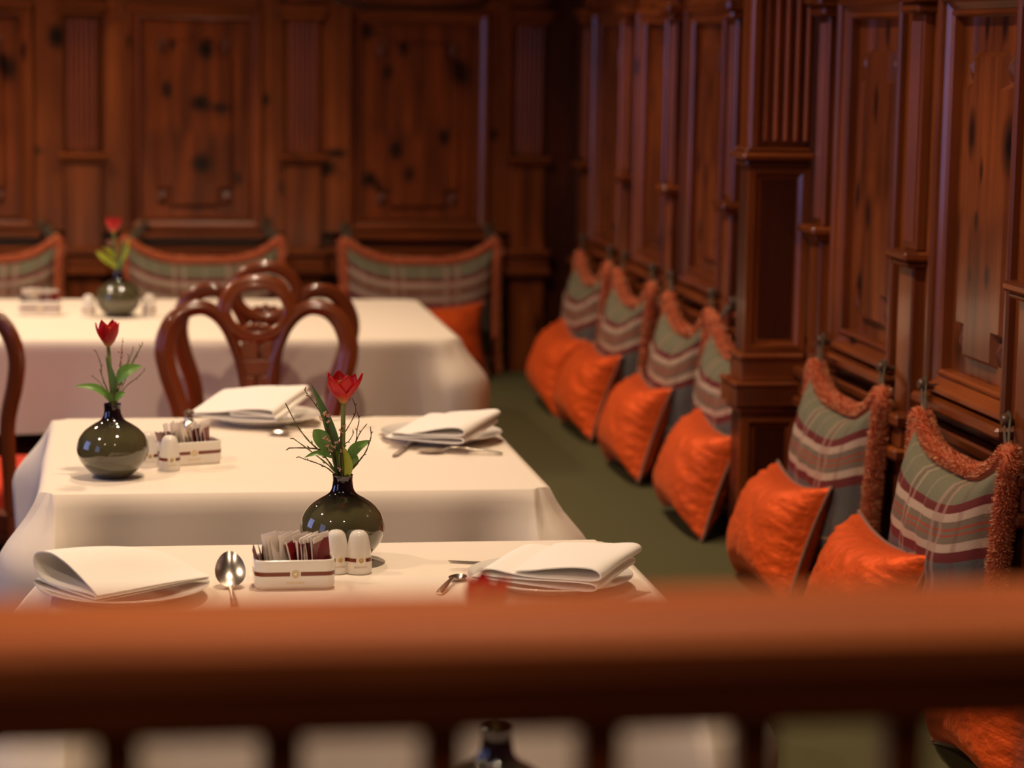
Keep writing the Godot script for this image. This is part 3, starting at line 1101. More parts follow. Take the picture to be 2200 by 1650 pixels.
# ---------------------------------------------------------------- hanging plaid cushions
func cushion_mesh(w: float, h: float, dip: float, dense: int, seed_: int) -> Array:
	# x across, y up from the bottom edge, +z the visible side; back lies on z = 0
	var r := RandomNumberGenerator.new()
	r.seed = seed_
	var nu := 33
	var nv := 25
	var top := func(u: float) -> float: return h - dip * (1.0 - pow(absf(2 * u - 1), 3.4))
	var fn := FastNoiseLite.new()
	fn.seed = seed_
	fn.frequency = 3.0
	var m := Mesher.new()
	for side in [1.0, -1.0]:
		var p := PackedVector3Array()
		var uvs := PackedVector2Array()
		for j in nv:
			var v := float(j) / (nv - 1)
			for i in nu:
				var u := float(i) / (nu - 1)
				var y: float = v * float(top.call(u))
				var wid := 1.0 - 0.035 * sin(v * PI)
				var x := (u - 0.5) * w * wid
				var b := pow(maxf(0.0, 1.0 - pow(absf(2 * u - 1), 4.5)), 0.5) * pow(maxf(0.0, 1.0 - pow(absf(2 * v - 1), 3.6)), 0.5)
				var z: float = 0.036 + side * b * (0.075 if side > 0 else 0.03) + side * b * 0.010 * fn.get_noise_2d(x * 3, y * 3)
				p.append(Vector3(x, y, z))
				uvs.append(Vector2(u, 1.0 - v))
		m.sheet(p, nu, false, uvs, side < 0)
	# fringe: a soft core and many short threads along the top and both sides
	var f := Mesher.new()
	var seam := []
	for k in 31:
		var v := k / 30.0
		seam.append([Vector3(-0.5 * w * (1.0 - 0.035 * sin(v * PI)), v * float(top.call(0.0)), 0.036), Vector3(-1, 0, 0)])
	for k in range(1, 41):
		var u := k / 40.0
		var du := 0.01
		var t := Vector3(w * 2 * du, float(top.call(minf(u + du, 1.0))) - float(top.call(maxf(u - du, 0.0))), 0).normalized()
		seam.append([Vector3((u - 0.5) * w, top.call(u), 0.036), Vector3(-t.y, t.x, 0)])
	for k in range(1, 31):
		var v := 1.0 - k / 30.0
		seam.append([Vector3(0.5 * w * (1.0 - 0.035 * sin(v * PI)), v * float(top.call(1.0)), 0.036), Vector3(1, 0, 0)])
	var core := PackedVector3Array()
	for q in seam:
		core.append(q[0] + q[1] * 0.006 + Vector3(0, 0, 0.006))
	f.col = lin(202, 110, 74)
	f.tube(core, 0.016, 8)
	var tones := [lin(228, 138, 98), lin(212, 116, 78), lin(238, 166, 122), lin(190, 102, 70), lin(248, 196, 148), lin(222, 124, 82)]
	for k in dense:
		var g := r.randf() * (seam.size() - 1.001)
		var i := int(g)
		var a: Vector3 = seam[i][0].lerp(seam[i + 1][0], g - i)
		var o: Vector3 = seam[i][1].lerp(seam[i + 1][1], g - i).normalized()
		var ang := r.randf_range(-1.1, 1.75)
		var t := o.cross(Vector3(0, 0, 1))
		var dir := (o * cos(ang) + Vector3(0, 0, 1) * sin(ang) + t * r.randf_range(-0.35, 0.35) + Vector3(0, -0.08, 0)).normalized()
		var root := a + o * 0.006 + Vector3(0, 0, 0.005) + dir * 0.010
		var tip := root + dir * r.randf_range(0.008, 0.0145) + Vector3(0, -0.002, 0)
		var side := dir.cross(Vector3(r.randf() - 0.5, r.randf() - 0.5, r.randf() - 0.5)).normalized() * (0.0006 if dense > 9000 else 0.0018)
		f.col = tones[r.randi() % 6]
		var nn := (dir.cross(side).normalized() + dir * 0.6).normalized()
		var b := f.v.size()
		f.vert(root - side, nn)
		f.vert(root + side, nn)
		f.vert(tip + side * 0.7, nn)
		f.vert(tip - side * 0.7, nn)
		f.tri(b, b + 1, b + 2)
		f.tri(b, b + 2, b + 3)
	return [m.mesh(), f.mesh()]


func hang_cushion(shapes: Array, w: float, h: float, at: Vector3, turn: float, lean: float, pegs: Array, label: String, group: String) -> void:
	# pegs: the two pegs in the cushion's own frame before leaning (x, height above its bottom, distance in front of its back)
	var o := thing("plaid_cushion", label, "cushion", at, turn, group)
	var xf := Basis(Vector3.RIGHT, -lean)
	var body := put("cover", shapes[0], M.plaid, o)
	body.basis = xf
	var fr := put("fringe", shapes[1], M.fringe, o)
	fr.basis = xf
	fr.set_meta("kind", "stuff")
	for k in 2:
		var corner := xf * Vector3((k - 0.5) * (w - 0.03), h - 0.004, 0.036)
		var p: Vector3 = pegs[k]
		var m := Mesher.new()
		for layer in [-1.0, 1.0]:
			var path := curve([corner + Vector3(layer * 0.004, 0, 0.002), corner.lerp(p, 0.5) + Vector3(layer * 0.010, 0.006, 0.004), p + Vector3(layer * 0.011, 0.003, 0.002), p + Vector3(0, 0.0155, 0.0)], 4)
			m.tube(path, 0.006, 6, true, Vector2(1.0, 0.35), Vector3(0, 0, 1))
		put("strap", m, M.strap, o)


func cushions() -> void:
	var w := 0.46
	var h := 0.44
	var near := cushion_mesh(w, h, 0.062, 34000, 4)
	var mid := cushion_mesh(w, h, 0.075, 5200, 9)
	var far := cushion_mesh(0.51, h, 0.075, 3000, 14)
	var g := "plaid cushions on the right wall"
	# right wall: the cushion faces -x; its x axis runs along the wall towards the viewer
	var rows := [
		[4.035, 3.91, 4.35, near, "fringed plaid cushion nearest the balustrade, its orange-brown fringe in focus"],
		[4.73, 4.6, 5.03, near, "fringed plaid cushion between the fluted pier and the nearest plaid cushion"],
		[5.61, 5.42, 5.8, mid, "fringed plaid cushion mostly hidden behind the fluted pier"],
		[6.14, 6.02, 6.5, mid, "fringed plaid cushion left of the pier, behind the third velvet pillow from the corner"],
		[6.82, 6.73, 7.12, mid, "fringed plaid cushion with a bright deep-sagging fringe, second from the room corner"],
		[7.44, 7.34, 7.79, mid, "fringed plaid cushion on the right wall nearest the room corner"],
	]
	for r in rows:
		var at := pt(1.455, BENCH, r[0] + 0.02)
		var pegs := []
		for s in [r[2], r[1]]:
			pegs.append(Vector3(r[0] + 0.02 - s, 0.895 - BENCH, 1.455 - 1.468))
		hang_cushion(r[3], w, h, at, -PI / 2, 0.06, pegs, r[4], g)
	g = "plaid cushions on the far wall"
	for r in [[-0.46, -0.645, -0.255, "fringed plaid cushion on the far wall, leftmost and cut off by the frame"], [0.265, 0.075, 0.466, "fringed plaid cushion on the far wall behind the farthest tulip"], [0.985, 0.735, 1.219, "fringed plaid cushion on the far wall nearest the corner, above the lone dark red pillow"]]:
		var pegs := []
		for x in [r[1], r[2]]:
			pegs.append(Vector3(x - r[0], 0.895 - BENCH, -8.198 + 8.185))
		hang_cushion(far, 0.51, h, pt(r[0], BENCH, 8.185), 0.0, 0.06, pegs, r[3], g)


# ---------------------------------------------------------------- velvet pillows
func pillow_meshes(w: float, h: float, seed_: int) -> Array:
	var fn := FastNoiseLite.new()
	fn.seed = seed_
	fn.frequency = 9.0
	var nu := 37
	var edge := func(u: float, v: float) -> Vector2:
		# pinched sides, pointed corners
		var a := 2 * u - 1
		var b := 2 * v - 1
		return Vector2(a * w / 2 * (1.0 - 0.11 * (1 - b * b)), b * h / 2 * (1.0 - 0.2 * (1 - a * a)))
	var m := Mesher.new()
	for side in [1.0, -1.0]:
		var p := PackedVector3Array()
		var uvs := PackedVector2Array()
		for j in nu:
			for i in nu:
				var u := float(i) / (nu - 1)
				var v := float(j) / (nu - 1)
				var q: Vector2 = edge.call(u, v)
				var a := absf(2 * u - 1)
				var b := absf(2 * v - 1)
				var k := pow(maxf(0.0, (1 - pow(a, 2.8)) * (1 - pow(b, 2.8))), 0.52)
				var wr := fn.get_noise_2d(q.x * 1.6 + (q.y * 2.2 if u > 0.5 else -q.y * 2.2), q.y * 0.7 - q.x * 0.5)
				var corner := smoothstep(0.35, 1.0, a) * smoothstep(0.2, 1.0, b) + 0.25
				p.append(Vector3(q.x, q.y, side * (k * (0.092 if side > 0 else 0.05) + wr * 0.021 * corner * sqrt(k))))
				uvs.append(Vector2(u, v))
		m.sheet(p, nu, false, uvs, side < 0)
	var path := PackedVector3Array()
	for k in 96:
		var f := k / 24.0
		var g := f - floorf(f)
		var q: Vector2 = [edge.call(g, 0.0), edge.call(1.0, g), edge.call(1 - g, 1.0), edge.call(0.0, 1 - g)][int(f)]
		path.append(Vector3(q.x, q.y, 0))
	var t := Mesher.new()
	t.tube(path, 0.0036, 7, false, Vector2.ONE, Vector3.ZERO, true)
	return [m.mesh(), t.mesh()]


func pillows() -> void:
	var w := 0.40
	var h := 0.255
	var g := "orange velvet pillows on the bench"
	var kinds := [pillow_meshes(w, h, 3), pillow_meshes(w, h, 17)]
	var rows := [
		[3.50, 0.0, 0.0, "orange velvet pillow below the balustrade rail at the lower right corner"],
		[4.19, 0.03, 0.0, "orange velvet pillow leaning on the nearest plaid cushion, cut off by the rail"],
		[4.79, 0.0, 0.04, "large orange velvet pillow just right of the pier foot"],
		[5.50, 0.0, -0.02, "orange velvet pillow partly hidden behind the fluted pier"],
		[6.20, 0.0, 0.03, "orange velvet pillow next left of the one behind the pier"],
		[6.86, 0.02, 0.02, "orange velvet pillow second from the room corner on the right-hand bench"],
		[7.36, 0.0, -0.06, "orange velvet pillow on the right-hand bench nearest the room corner"],
	]
	var k := 0
	for r in rows:
		var o := thing("velvet_pillow", r[3], "pillow", pt(1.322, BENCH + 0.126, r[0] - 0.015), 0.0, g)
		o.basis = Basis(Vector3.UP, -PI / 2 + r[1]) * Basis(Vector3.BACK, r[2]) * Basis(Vector3.RIGHT, -0.34)
		put("cover", kinds[k % 2][0], M.velvet, o)
		put("piping", kinds[k % 2][1], M.piping, o)
		k += 1
	var o2 := thing("velvet_pillow", "dark red-orange velvet pillow against the far wall cushion, behind the back table corner", "pillow", pt(0.99, BENCH + 0.135, 7.98), 0.0, g)
	o2.basis = Basis(Vector3.UP, 0.1) * Basis(Vector3.RIGHT, -0.32)
	put("cover", kinds[0][0], M.velvet, o2)
	put("piping", kinds[0][1], M.piping, o2)


# ---------------------------------------------------------------- flowers
func vase(at: Vector3, label: String) -> void:
	var k := 0.129
	var prof := [Vector2(0.0005, 0.006), Vector2(0.18, 0.004), Vector2(0.205, 0.0), Vector2(0.225, 0.018), Vector2(0.295, 0.07), Vector2(0.385, 0.157), Vector2(0.455, 0.27), Vector2(0.483, 0.39), Vector2(0.452, 0.53), Vector2(0.372, 0.64), Vector2(0.27, 0.715), Vector2(0.18, 0.768), Vector2(0.14, 0.81), Vector2(0.122, 0.86), Vector2(0.113, 0.93), Vector2(0.115, 0.985), Vector2(0.118, 1.0)]
	var p := []
	var cols := []
	for q in curve2(prof, 4):
		p.append(q * k)
		cols.append(lin(84, 80, 56).lerp(lin(22, 18, 24), smoothstep(0.6, 0.84, q.y)).lerp(lin(26, 22, 18), 1.0 - smoothstep(0.0, 0.12, q.y)))
	for q in [Vector2(0.112, 1.006), Vector2(0.1, 1.0), Vector2(0.097, 0.9), Vector2(0.1, 0.82), Vector2(0.0005, 0.8)]:
		p.append(q * k)
		cols.append(lin(20, 17, 20))
	var m := Mesher.new()
	m.lathe(p, 64, Vector3.ZERO, cols)
	var o := put("bud_vase", m, M.vase)
	o.position = at
	tag(o, label, "vase", "bulbous olive bud vases")


func tulip(at: Vector3, head: Vector3, size: Vector2, spread: float, turn: float, label: String, blade: Array) -> void:
	# at: mouth of the vase; head: base of the flower from there
	var o := thing("tulip", label, "flower", at, 0.0, "single red tulips")
	var m := Mesher.new()
	m.tube(curve([Vector3(0.0, -0.02, 0.0), Vector3(head.x * 0.35, head.y * 0.4, 0.0), head], 6), 0.0034, 8)
	put("stem", m, M.stem, o)
	for k in 6:
		var inner := k % 2
		var a := turn + TAU * k / 6.0
		m = Mesher.new()
		var p := PackedVector3Array()
		var cs := PackedColorArray()
		var hgt := size.y * (0.94 if inner else 1.0) * (1.0 + 0.07 * sin(k * 2.4))
		for j in 13:
			var t := j / 12.0
			var wid := size.x * 0.40 * pow(sin(PI * pow(lerpf(0.10, 1.0, t), 0.85)), 0.75) * (1.0 if t < 0.98 else 0.05)
			var rr := size.x * (0.50 * pow(sin(minf(t * 1.15, 1.0) * PI / 2), 0.75) + spread * t * t) * (0.86 if inner else 1.0)
			for i in 9:
				var s := (i - 4) / 4.0
				var da := s * wid / maxf(rr, size.x * 0.2)
				var cup := 1.0 - 0.10 * s * s * t
				var d := Vector3(cos(a + da), 0, sin(a + da))
				p.append(head + d * rr * cup + Vector3(0, t * hgt - 0.06 * hgt * s * s * (1 - t), 0))
				var c := lin(196, 16, 26).lerp(lin(222, 40, 44), absf(s) * 0.6)
				c = c.lerp(lin(206, 168, 92), (1.0 - smoothstep(0.0, 0.34, t)) * 0.85)
				cs.append(c)
		m.sheet(p, 9, false, PackedVector2Array(), false, cs)
		put("petal", m, M.petal, o)
	m = Mesher.new()
	m.tube(PackedVector3Array([head, head + Vector3(0, size.y * 0.55, 0)]), [0.003, 0.0035], 7)
	for k in 6:
		var d := Vector3(cos(k * 1.05), 0, sin(k * 1.05)) * 0.006
		m.tube(PackedVector3Array([head + Vector3(0, 0.006, 0) + d * 0.4, head + d + Vector3(0, size.y * 0.5, 0), head + d * 1.1 + Vector3(0, size.y * 0.72, 0)]), [0.0009, 0.0012, 0.0015], 5)
	put("pistil", m, M.bright_leaf, o)
	if blade:
		put("leaf", leaf_mesh(blade[0], blade[1], blade[2], blade[3], 0.16), M.tulip_leaf, o)


func leaf_mesh(a: Vector3, b: Vector3, wide: float, bow: Vector3, crease: float) -> Mesher:
	# a blade from a to b, bowed by bow at the middle, wide across
	var m := Mesher.new()
	var p := PackedVector3Array()
	var dir := (b - a).normalized()
	var face := bow.normalized() if bow.length() > 0.0001 else Vector3(0.25, 0.1, 1).normalized()
	var view := Vector3(0.1, 0.25, 1.0)
	var side := dir.cross(view.lerp(face, 0.35)).normalized()
	var nn := side.cross(dir).normalized()
	for j in 15:
		var t := j / 14.0
		var c := a.lerp(b, t) + bow * sin(t * PI)
		var w := wide / 2 * pow(sin(PI * pow(lerpf(0.06, 1.0, t), 0.8)), 0.8)
		for i in 7:
			var s := (i - 3) / 3.0
			p.append(c + side * s * w + nn * absf(s) * w * crease * 2.0)
	m.sheet(p, 7)
	return m


func twig(at: Vector3, pts: Array, r: float, mat: Material, label: String, group: String, jit := 0.0) -> void:
	# pts in millimetres from the mouth of the vase: (right, up, towards the viewer)
	var p := [Vector3(0, -0.012, 0)] if jit >= 0.0 else []
	for q in pts:
		p.append(Vector3(q[0], q[1], q[2]) / 1000.0)
	var m := Mesher.new()
	var path := curve(p, 4)
	var rr := []
	for i in path.size():
		var f := float(i) / (path.size() - 1)
		rr.append(r * lerpf(1.0, 0.55, f) * (1.0 + 0.22 * sin(i * 2.1)))
	m.tube(path, rr, 6)
	# buds along the twig
	for i in range(6, path.size(), 5):
		var d := (path[i] - path[i - 1]).normalized()
		var s := d.cross(Vector3(0, 0, 1)).normalized() * (1.0 if i % 2 else -1.0)
		m.tube(PackedVector3Array([path[i], path[i] + (d + s) * r * 1.6, path[i] + (d * 1.5 + s) * r * 2.2]), [r * 0.7, r * 0.6, r * 0.1], 5)
	var o := thing("twig", label, "twig", at, 0.0, group)
	put("stem", m, mat, o)


func heather(at: Vector3, path_mm: Array, blooms: Array, label: String) -> void:
	var o := thing("blossom_sprig", label, "flower sprig", at, 0.0, "pink blossom sprigs")
	var p := [Vector3(0, -0.012, 0)]
	for q in path_mm:
		p.append(Vector3(q[0], q[1], q[2]) / 1000.0)
	var m := Mesher.new()
	m.tube(curve(p, 5), 0.0011, 6)
	put("stem", m, M.twig, o)
	var r := RandomNumberGenerator.new()
	r.seed = 5 + blooms.size()
	for b in blooms:
		var bm := Mesher.new()
		var c := Vector3(b[0], b[1], b[2]) / 1000.0
		for k in 4:
			var d := Vector3(r.randf_range(-1, 1), r.randf_range(-0.6, 1), r.randf_range(-1, 1)).normalized()
			bm.tube(PackedVector3Array([c, c + d * 0.0014, c + d * 0.0034, c + d * 0.0047]), [0.0005, 0.0012, 0.0012, 0.0002], 6)
		put("blossom", bm, M.blossom, o)


func flowers() -> void:
	var va := pt(0.319, TOP, 3.565)
	var vb := pt(-0.017, TOP, 4.294)
	var vc := pt(-0.01, TOP, 6.82)
	var vd := pt(0.342, TOP, 2.2)
	vase(va, "glossy olive bud vase behind the salt and pepper shakers")
	vase(vb, "glossy olive bud vase on the middle table beside the salt shakers")
	vase(vc, "olive bud vase on the long back table")
	vase(vd, "blurred olive bud vase seen between the balustrade spindles")
	var up := Vector3(0, 0.129, 0)
	var mm := 0.001
	# front vase
	var a := va + up
	tulip(a, Vector3(0.0, 0.106, 0.0), Vector2(0.047, 0.046), 0.14, 0.35, "wide-open red tulip in focus above the front olive vase", [Vector3(-0.004, -0.01, -0.004), Vector3(-0.047, 0.135, -0.006), 0.019, Vector3(0.007, 0.0, 0.004)])
	var rows := [
		[[[-18, 16, 0], [-33, 35, 3], [-50, 51, 5], [-68, 75, 7], [-85, 108, 8]], 1.35, "green", "long straight green twig leaning far left in the front vase"],
		[[[-17, 11, 6], [-35, 27, 10], [-54, 42, 13], [-74, 57, 14]], 1.1, "green", "thin green twig below the longest one in the front vase"],
		[[[-17, 33, 3], [-33, 39, 8], [-56, 42, 10], [-80, 42, 10]], 1.2, "twig", "level twig pointing left out of the front vase"],
		[[[-20, 9, 8], [-37, 19, 14], [-56, 26, 16], [-66, 30, 16]], 0.9, "twig", "lowest crooked twig on the left of the front vase"],
		[[[-11, 5, -3], [-13, 38, -6], [-17, 60, -8], [-26, 82, -9], [-36, 97, -9], [-46, 111, -9], [-53, 120, -9], [-56, 126, -9]], 1.1, "green", "upright yellow-green twig left of the tulip in the front vase"],
		[[[-8, 20, 2], [-7, 49, -5], [4, 63, -6], [17, 87, -6], [19, 98, -6], [14, 112, -6]], 0.9, "twig", "twig rising to the tulip head on its right in the front vase"],
		[[[9, 6, 0], [11, 33, -4], [20, 50, -6], [21, 65, -6], [24, 80, -6], [21, 92, -6]], 0.9, "twig", "knotted upright twig right of the tulip stem in the front vase"],
		[[[9, 5, 3], [11, 33, 4], [19, 50, 3], [25, 63, 3], [35, 76, 3]], 0.9, "twig", "forked twig leaning right in the front vase"],
		[[[8, 2, 6], [20, 18, 10], [32, 35, 12], [37, 48, 12], [40, 59, 12], [39, 73, 12]], 1.0, "twig", "outermost curved twig on the right of the front vase"],
		[[[5, 6, -5], [2, 40, -8], [10, 49, -9], [16, 60, -9], [15, 66, -9]], 0.8, "twig", "short crooked twig behind the right leaf in the front vase"],
	]
	for r in rows:
		twig(a, r[0], r[1] * mm * 1.2, M.green_twig if r[2] == "green" else M.twig, r[3], "twigs in the front vase")
	heather(a, [[-8, 20, 4], [-15, 45, 6], [-22, 70, 5], [-27, 92, 3]], [[-27, 92, 5], [-34, 84, 5], [-22, 79, 7], [-27, 57, 7], [-22, 53, 8], [-24, 44, 9], [-15, 43, 9], [-9, 50, 8], [-19, 38, 9], [-23, 88, 5]], "pale pink blossom sprig left of the tulip stem in the front vase")
	heather(a, [[-3, 20, 5], [-4, 45, 5], [-3, 70, 4]], [[2, 72, 5], [-4, 65, 6], [-2, 36, 8], [3, 37, 9], [-6, 10, 8]], "small pink blossom sprig in front of the tulip stem in the front vase")
	var o := thing("leafy_sprig", "leafy green sprig with dark pointed leaves in the front vase", "leaves", a, 0.0, "leafy sprigs")
	var m := Mesher.new()
	m.tube(curve([Vector3(0, -0.012, 0), Vector3(-0.006, 0.025, 0.004), Vector3(0.004, 0.045, 0.004)], 5), 0.0013, 6)
	put("stem", m, M.stem, o)
	for l in [[[-17, 34, 4], [-44, 68, 4], 24, [-4, 6, 2]], [[-16, 27, 8], [-58, 28, 14], 9, [0, 7, 2]], [[6, 20, 3], [41, 52, 8], 17, [-4, 5, 3]], [[8, 10, 5], [18, 34, 8], 12, [4, 0, 3]], [[-6, 8, 4], [-12, 40, 2], 9, [2, 0, 0]]]:
		var aa := Vector3(l[0][0], l[0][1], l[0][2]) * mm
		var bb := Vector3(l[1][0], l[1][1], l[1][2]) * mm
		put("leaf", leaf_mesh(aa, bb, l[2] * mm, Vector3(l[3][0], l[3][1], l[3][2]) * mm, 0.15), M.leaf, o)
	put("leaf", leaf_mesh(Vector3(0.004, -0.006, 0.008), Vector3(-0.002, 0.046, 0.012), 0.014, Vector3(0.004, 0, 0.003), 0.3), M.bright_leaf, o).set_meta("label", "bright yellow-green folded leaf")
	# middle vase
	a = vb + up
	tulip(a, Vector3(-0.007, 0.1, 0.0), Vector2(0.041, 0.046), 0.05, 0.9, "red tulip with pointed petals in the middle table's vase", [Vector3(0.0, -0.01, -0.004), Vector3(-0.012, 0.085, 0.004), 0.016, Vector3(0.006, 0, 0.004)])
	o = thing("leafy_sprig", "leafy sprig with two broad bright leaves in the middle table's vase", "leaves", a, 0.0, "leafy sprigs")
	m = Mesher.new()
	m.tube(curve([Vector3(0, -0.012, 0), Vector3(0.006, 0.03, 0.004), Vector3(0.012, 0.05, 0.006)], 5), 0.0015, 6)
	put("stem", m, M.stem, o)
	for l in [[[8, 40, 6], [51, 68, 12], 24, [-4, 6, 3]], [[-4, 8, 5], [-66, 33, 12], 15, [6, 9, 2]], [[4, 8, 8], [22, 22, 14], 13, [0, 3, 2]], [[0, 5, 8], [-10, 26, 12], 12, [-3, 2, 2]]]:
		put("leaf", leaf_mesh(Vector3(l[0][0], l[0][1], l[0][2]) * mm, Vector3(l[1][0], l[1][1], l[1][2]) * mm, l[2] * mm, Vector3(l[3][0], l[3][1], l[3][2]) * mm, 0.15), M.leaf, o)
	rows = [
		[[[-8, 20, 0], [-18, 50, -3], [-20, 70, -4], [-28, 92, -5]], 1.0, "twig reaching up to the left of the tulip in the middle table's vase"],
		[[[8, 20, 0], [18, 42, 0], [34, 74, 0], [52, 105, 2]], 1.0, "twig reaching up to the right in the middle table's vase"],
		[[[8, 15, 3], [18, 50, 0], [30, 80, 0], [36, 97, 0]], 0.9, "upright twig just right of the tulip in the middle table's vase"],
		[[[8, 5, 3], [22, 30, 4], [44, 48, 6], [55, 60, 6]], 0.9, "low twig pointing right in the middle table's vase"],
		[[[-8, 10, 3], [-20, 36, 2], [-36, 50, 2]], 0.8, "short twig pointing left in the middle table's vase"],
		[[[4, 18, 5], [12, 40, 8], [24, 66, 10], [28, 86, 10]], 0.9, "twig standing before the broad right leaf in the middle table's vase"],
		[[[10, 14, -4], [26, 50, -8], [44, 88, -10], [48, 100, -10]], 0.9, "slanting twig behind the broad right leaf in the middle table's vase"],
		[[[-5, 16, 6], [-14, 40, 9], [-22, 62, 9]], 0.9, "twig leaning left in front of the tulip stem in the middle table's vase"],
		[[[-2, 24, 6], [-6, 50, 8], [-8, 84, 8]], 0.9, "twig hugging the left of the tulip stem in the middle table's vase"],
		[[[6, 20, -3], [14, 70, -5], [18, 115, -6]], 0.8, "tallest thin twig beside the tulip head in the middle table's vase"],
	]
	for r in rows:
		twig(a, r[0], r[1] * mm * 1.25, M.green_twig, r[2], "twigs in the middle table's vase")
	heather(a, [[5, 30, 3], [12, 60, 3], [17, 92, 2]], [[14, 70, 4], [17, 84, 4], [12, 92, 4], [18, 96, 4], [11, 60, 5], [16, 76, 5]], "pink blossom sprig beside the tulip in the middle table's vase")
	# back vase
	a = vc + up
	tulip(a, Vector3(-0.012, 0.102, 0.0), Vector2(0.042, 0.042), 0.05, 0.5, "blurred red tulip on the long back table", [Vector3(0.0, -0.01, 0), Vector3(0.014, 0.09, 0.0), 0.017, Vector3(0.004, 0, 0.004)])
	o = thing("leafy_sprig", "yellow-green leafy sprig in the back table's vase", "leaves", a, 0.0, "leafy sprigs")
	m = Mesher.new()
	m.tube(curve([Vector3(0, -0.012, 0), Vector3(-0.006, 0.03, 0.004), Vector3(-0.012, 0.05, 0.006)], 5), 0.0015, 6)
	put("stem", m, M.stem, o)
	for l in [[[-2, 6, 3], [-60, 52, 10], 18, [-8, 6, 2]], [[-6, 30, 3], [-42, 62, 8], 14, [0, 5, 2]], [[4, 10, 2], [30, 90, 4], 12, [4, 0, 2]]]:
		put("leaf", leaf_mesh(Vector3(l[0][0], l[0][1], l[0][2]) * mm, Vector3(l[1][0], l[1][1], l[1][2]) * mm, l[2] * mm, Vector3(l[3][0], l[3][1], l[3][2]) * mm, 0.15), M.bright_leaf, o)
	twig(a, [[10, 30, 0], [30, 70, 0], [44, 110, 0]], 0.0012, M.green_twig, "thin twig right of the tulip in the back table's vase", "twigs in the back vase")
	heather(a, [[-6, 30, 3], [-16, 60, 3], [-22, 82, 2]], [[-20, 70, 4], [-24, 62, 4], [-16, 78, 4], [-26, 76, 4]], "pink blossom sprig left of the tulip in the back table's vase")
	# the vase behind the balustrade
	a = vd + up
	tulip(a, Vector3(-0.012, 0.102, 0.0), Vector2(0.042, 0.046), 0.05, 0.5, "blurred red tulip tip just above the balustrade rail", [])


# ---------------------------------------------------------------- tableware
func shaker(at: Vector3, turn: float, label: String) -> Node3D:
	var o := thing("salt_shaker", label, "salt shaker", at, turn, "white porcelain shakers")
	var m := Mesher.new()
	var prof := curve2([Vector2(0.0175, 0.0), Vector2(0.0190, 0.0018), Vector2(0.0190, 0.012), Vector2(0.0185, 0.022), Vector2(0.0166, 0.038), Vector2(0.0145, 0.050), Vector2(0.0122, 0.0572), Vector2(0.0075, 0.0616), Vector2(0.0004, 0.063)], 4)
	m.lathe(Array(prof), 40)
	put("body", m, M.porcelain, o)
	# brown band that stops either side of the emblem; front is +z
	m = Mesher.new()
	var pts := PackedVector3Array()
	for j in 2:
		for i in 41:
			var w := deg_to_rad(90.0 + 22.0 + (360.0 - 44.0) * i / 40.0)
			var y := 0.0188 + 0.0052 * j
			var r := lerpf(0.01915, 0.01868, j)
			pts.append(Vector3(cos(w) * r, y, sin(w) * r))
	m.sheet(pts, 41, false, PackedVector2Array(), true)
	put("band", m, M.band, o)
	m = Mesher.new()
	bent_ring(m, 0.0192, 0.0214, 0.0031, 0.0006)
	bent_ring(m, 0.0192, 0.0214, 0.0016, 0.0005)
	put("emblem", m, M.gold, o)
	put("lettering", script_mesh("Hotel Sailer", 0.019, 0.0115, 0.0195), M.gold, o)
	m = Mesher.new()
	for k in 3:
		var w := TAU * k / 3 + 0.5
		m.lathe([Vector2(0.0001, 0.0001), Vector2(0.0007, 0.0)], 8, Vector3(cos(w) * 0.003, 0.0630, sin(w) * 0.003))
	put("holes", m, M.hole, o)
	return o


func bent_ring(m: Mesher, r: float, y: float, rad: float, thick: float) -> void:
	var p := PackedVector3Array()
	for i in 20:
		var w := TAU * i / 20
		var a := PI / 2 + cos(w) * rad / r
		var yy := y + sin(w) * rad
		p.append(Vector3(cos(a) * r, yy, sin(a) * r))
	m.tube(p, thick, 5, false, Vector2.ONE, Vector3.ZERO, true)


func script_mesh(text: String, width: float, y: float, bend: float) -> ArrayMesh:
	# slanted lettering laid on a flat face (bend 0: in the xy plane) or bent round a cylinder of radius bend
	var tm := TextMesh.new()
	var sf := SystemFont.new()
	sf.font_names = PackedStringArray(["Droid Serif"])
	tm.font = sf
	tm.text = text
	tm.font_size = 32
	tm.pixel_size = 0.01
	tm.depth = 0.01
	var src := tm.get_mesh_arrays()
	var v: PackedVector3Array = src[Mesh.ARRAY_VERTEX]
	var lo := INF
	var hi := -INF
	for q in v:
		lo = minf(lo, q.x)
		hi = maxf(hi, q.x)
	var k := width / maxf(hi - lo, 0.001)
	var mid := (lo + hi) / 2
	var nn: PackedVector3Array = src[Mesh.ARRAY_NORMAL]
	for i in v.size():
		var x := (v[i].x - mid + v[i].y * 0.28) * k
		var yy := y + v[i].y * k
		var z := v[i].z * k * 0.6
		if bend > 0.0:
			var a := PI / 2 - x / bend
			v[i] = Vector3(cos(a) * (bend + z), yy, sin(a) * (bend + z))
			nn[i] = Vector3(cos(a), 0, sin(a))
		else:
			v[i] = Vector3(x, yy, z)
	src[Mesh.ARRAY_VERTEX] = v
	src[Mesh.ARRAY_NORMAL] = nn
	var am := ArrayMesh.new()
	am.add_surface_from_arrays(Mesh.PRIMITIVE_TRIANGLES, src)
	return am


func round_rect(hx: float, hz: float, r: float, n := 6) -> PackedVector2Array:
	var out := PackedVector2Array()
	for c in 4:
		var mid: Vector2 = [Vector2(hx - r, hz - r), Vector2(-hx + r, hz - r), Vector2(-hx + r, -hz + r), Vector2(hx - r, -hz + r)][c]
		for i in n + 1:
			var a := PI / 2 * (c + float(i) / n)
			out.append(mid + Vector2(cos(a), sin(a)) * r)
	return out


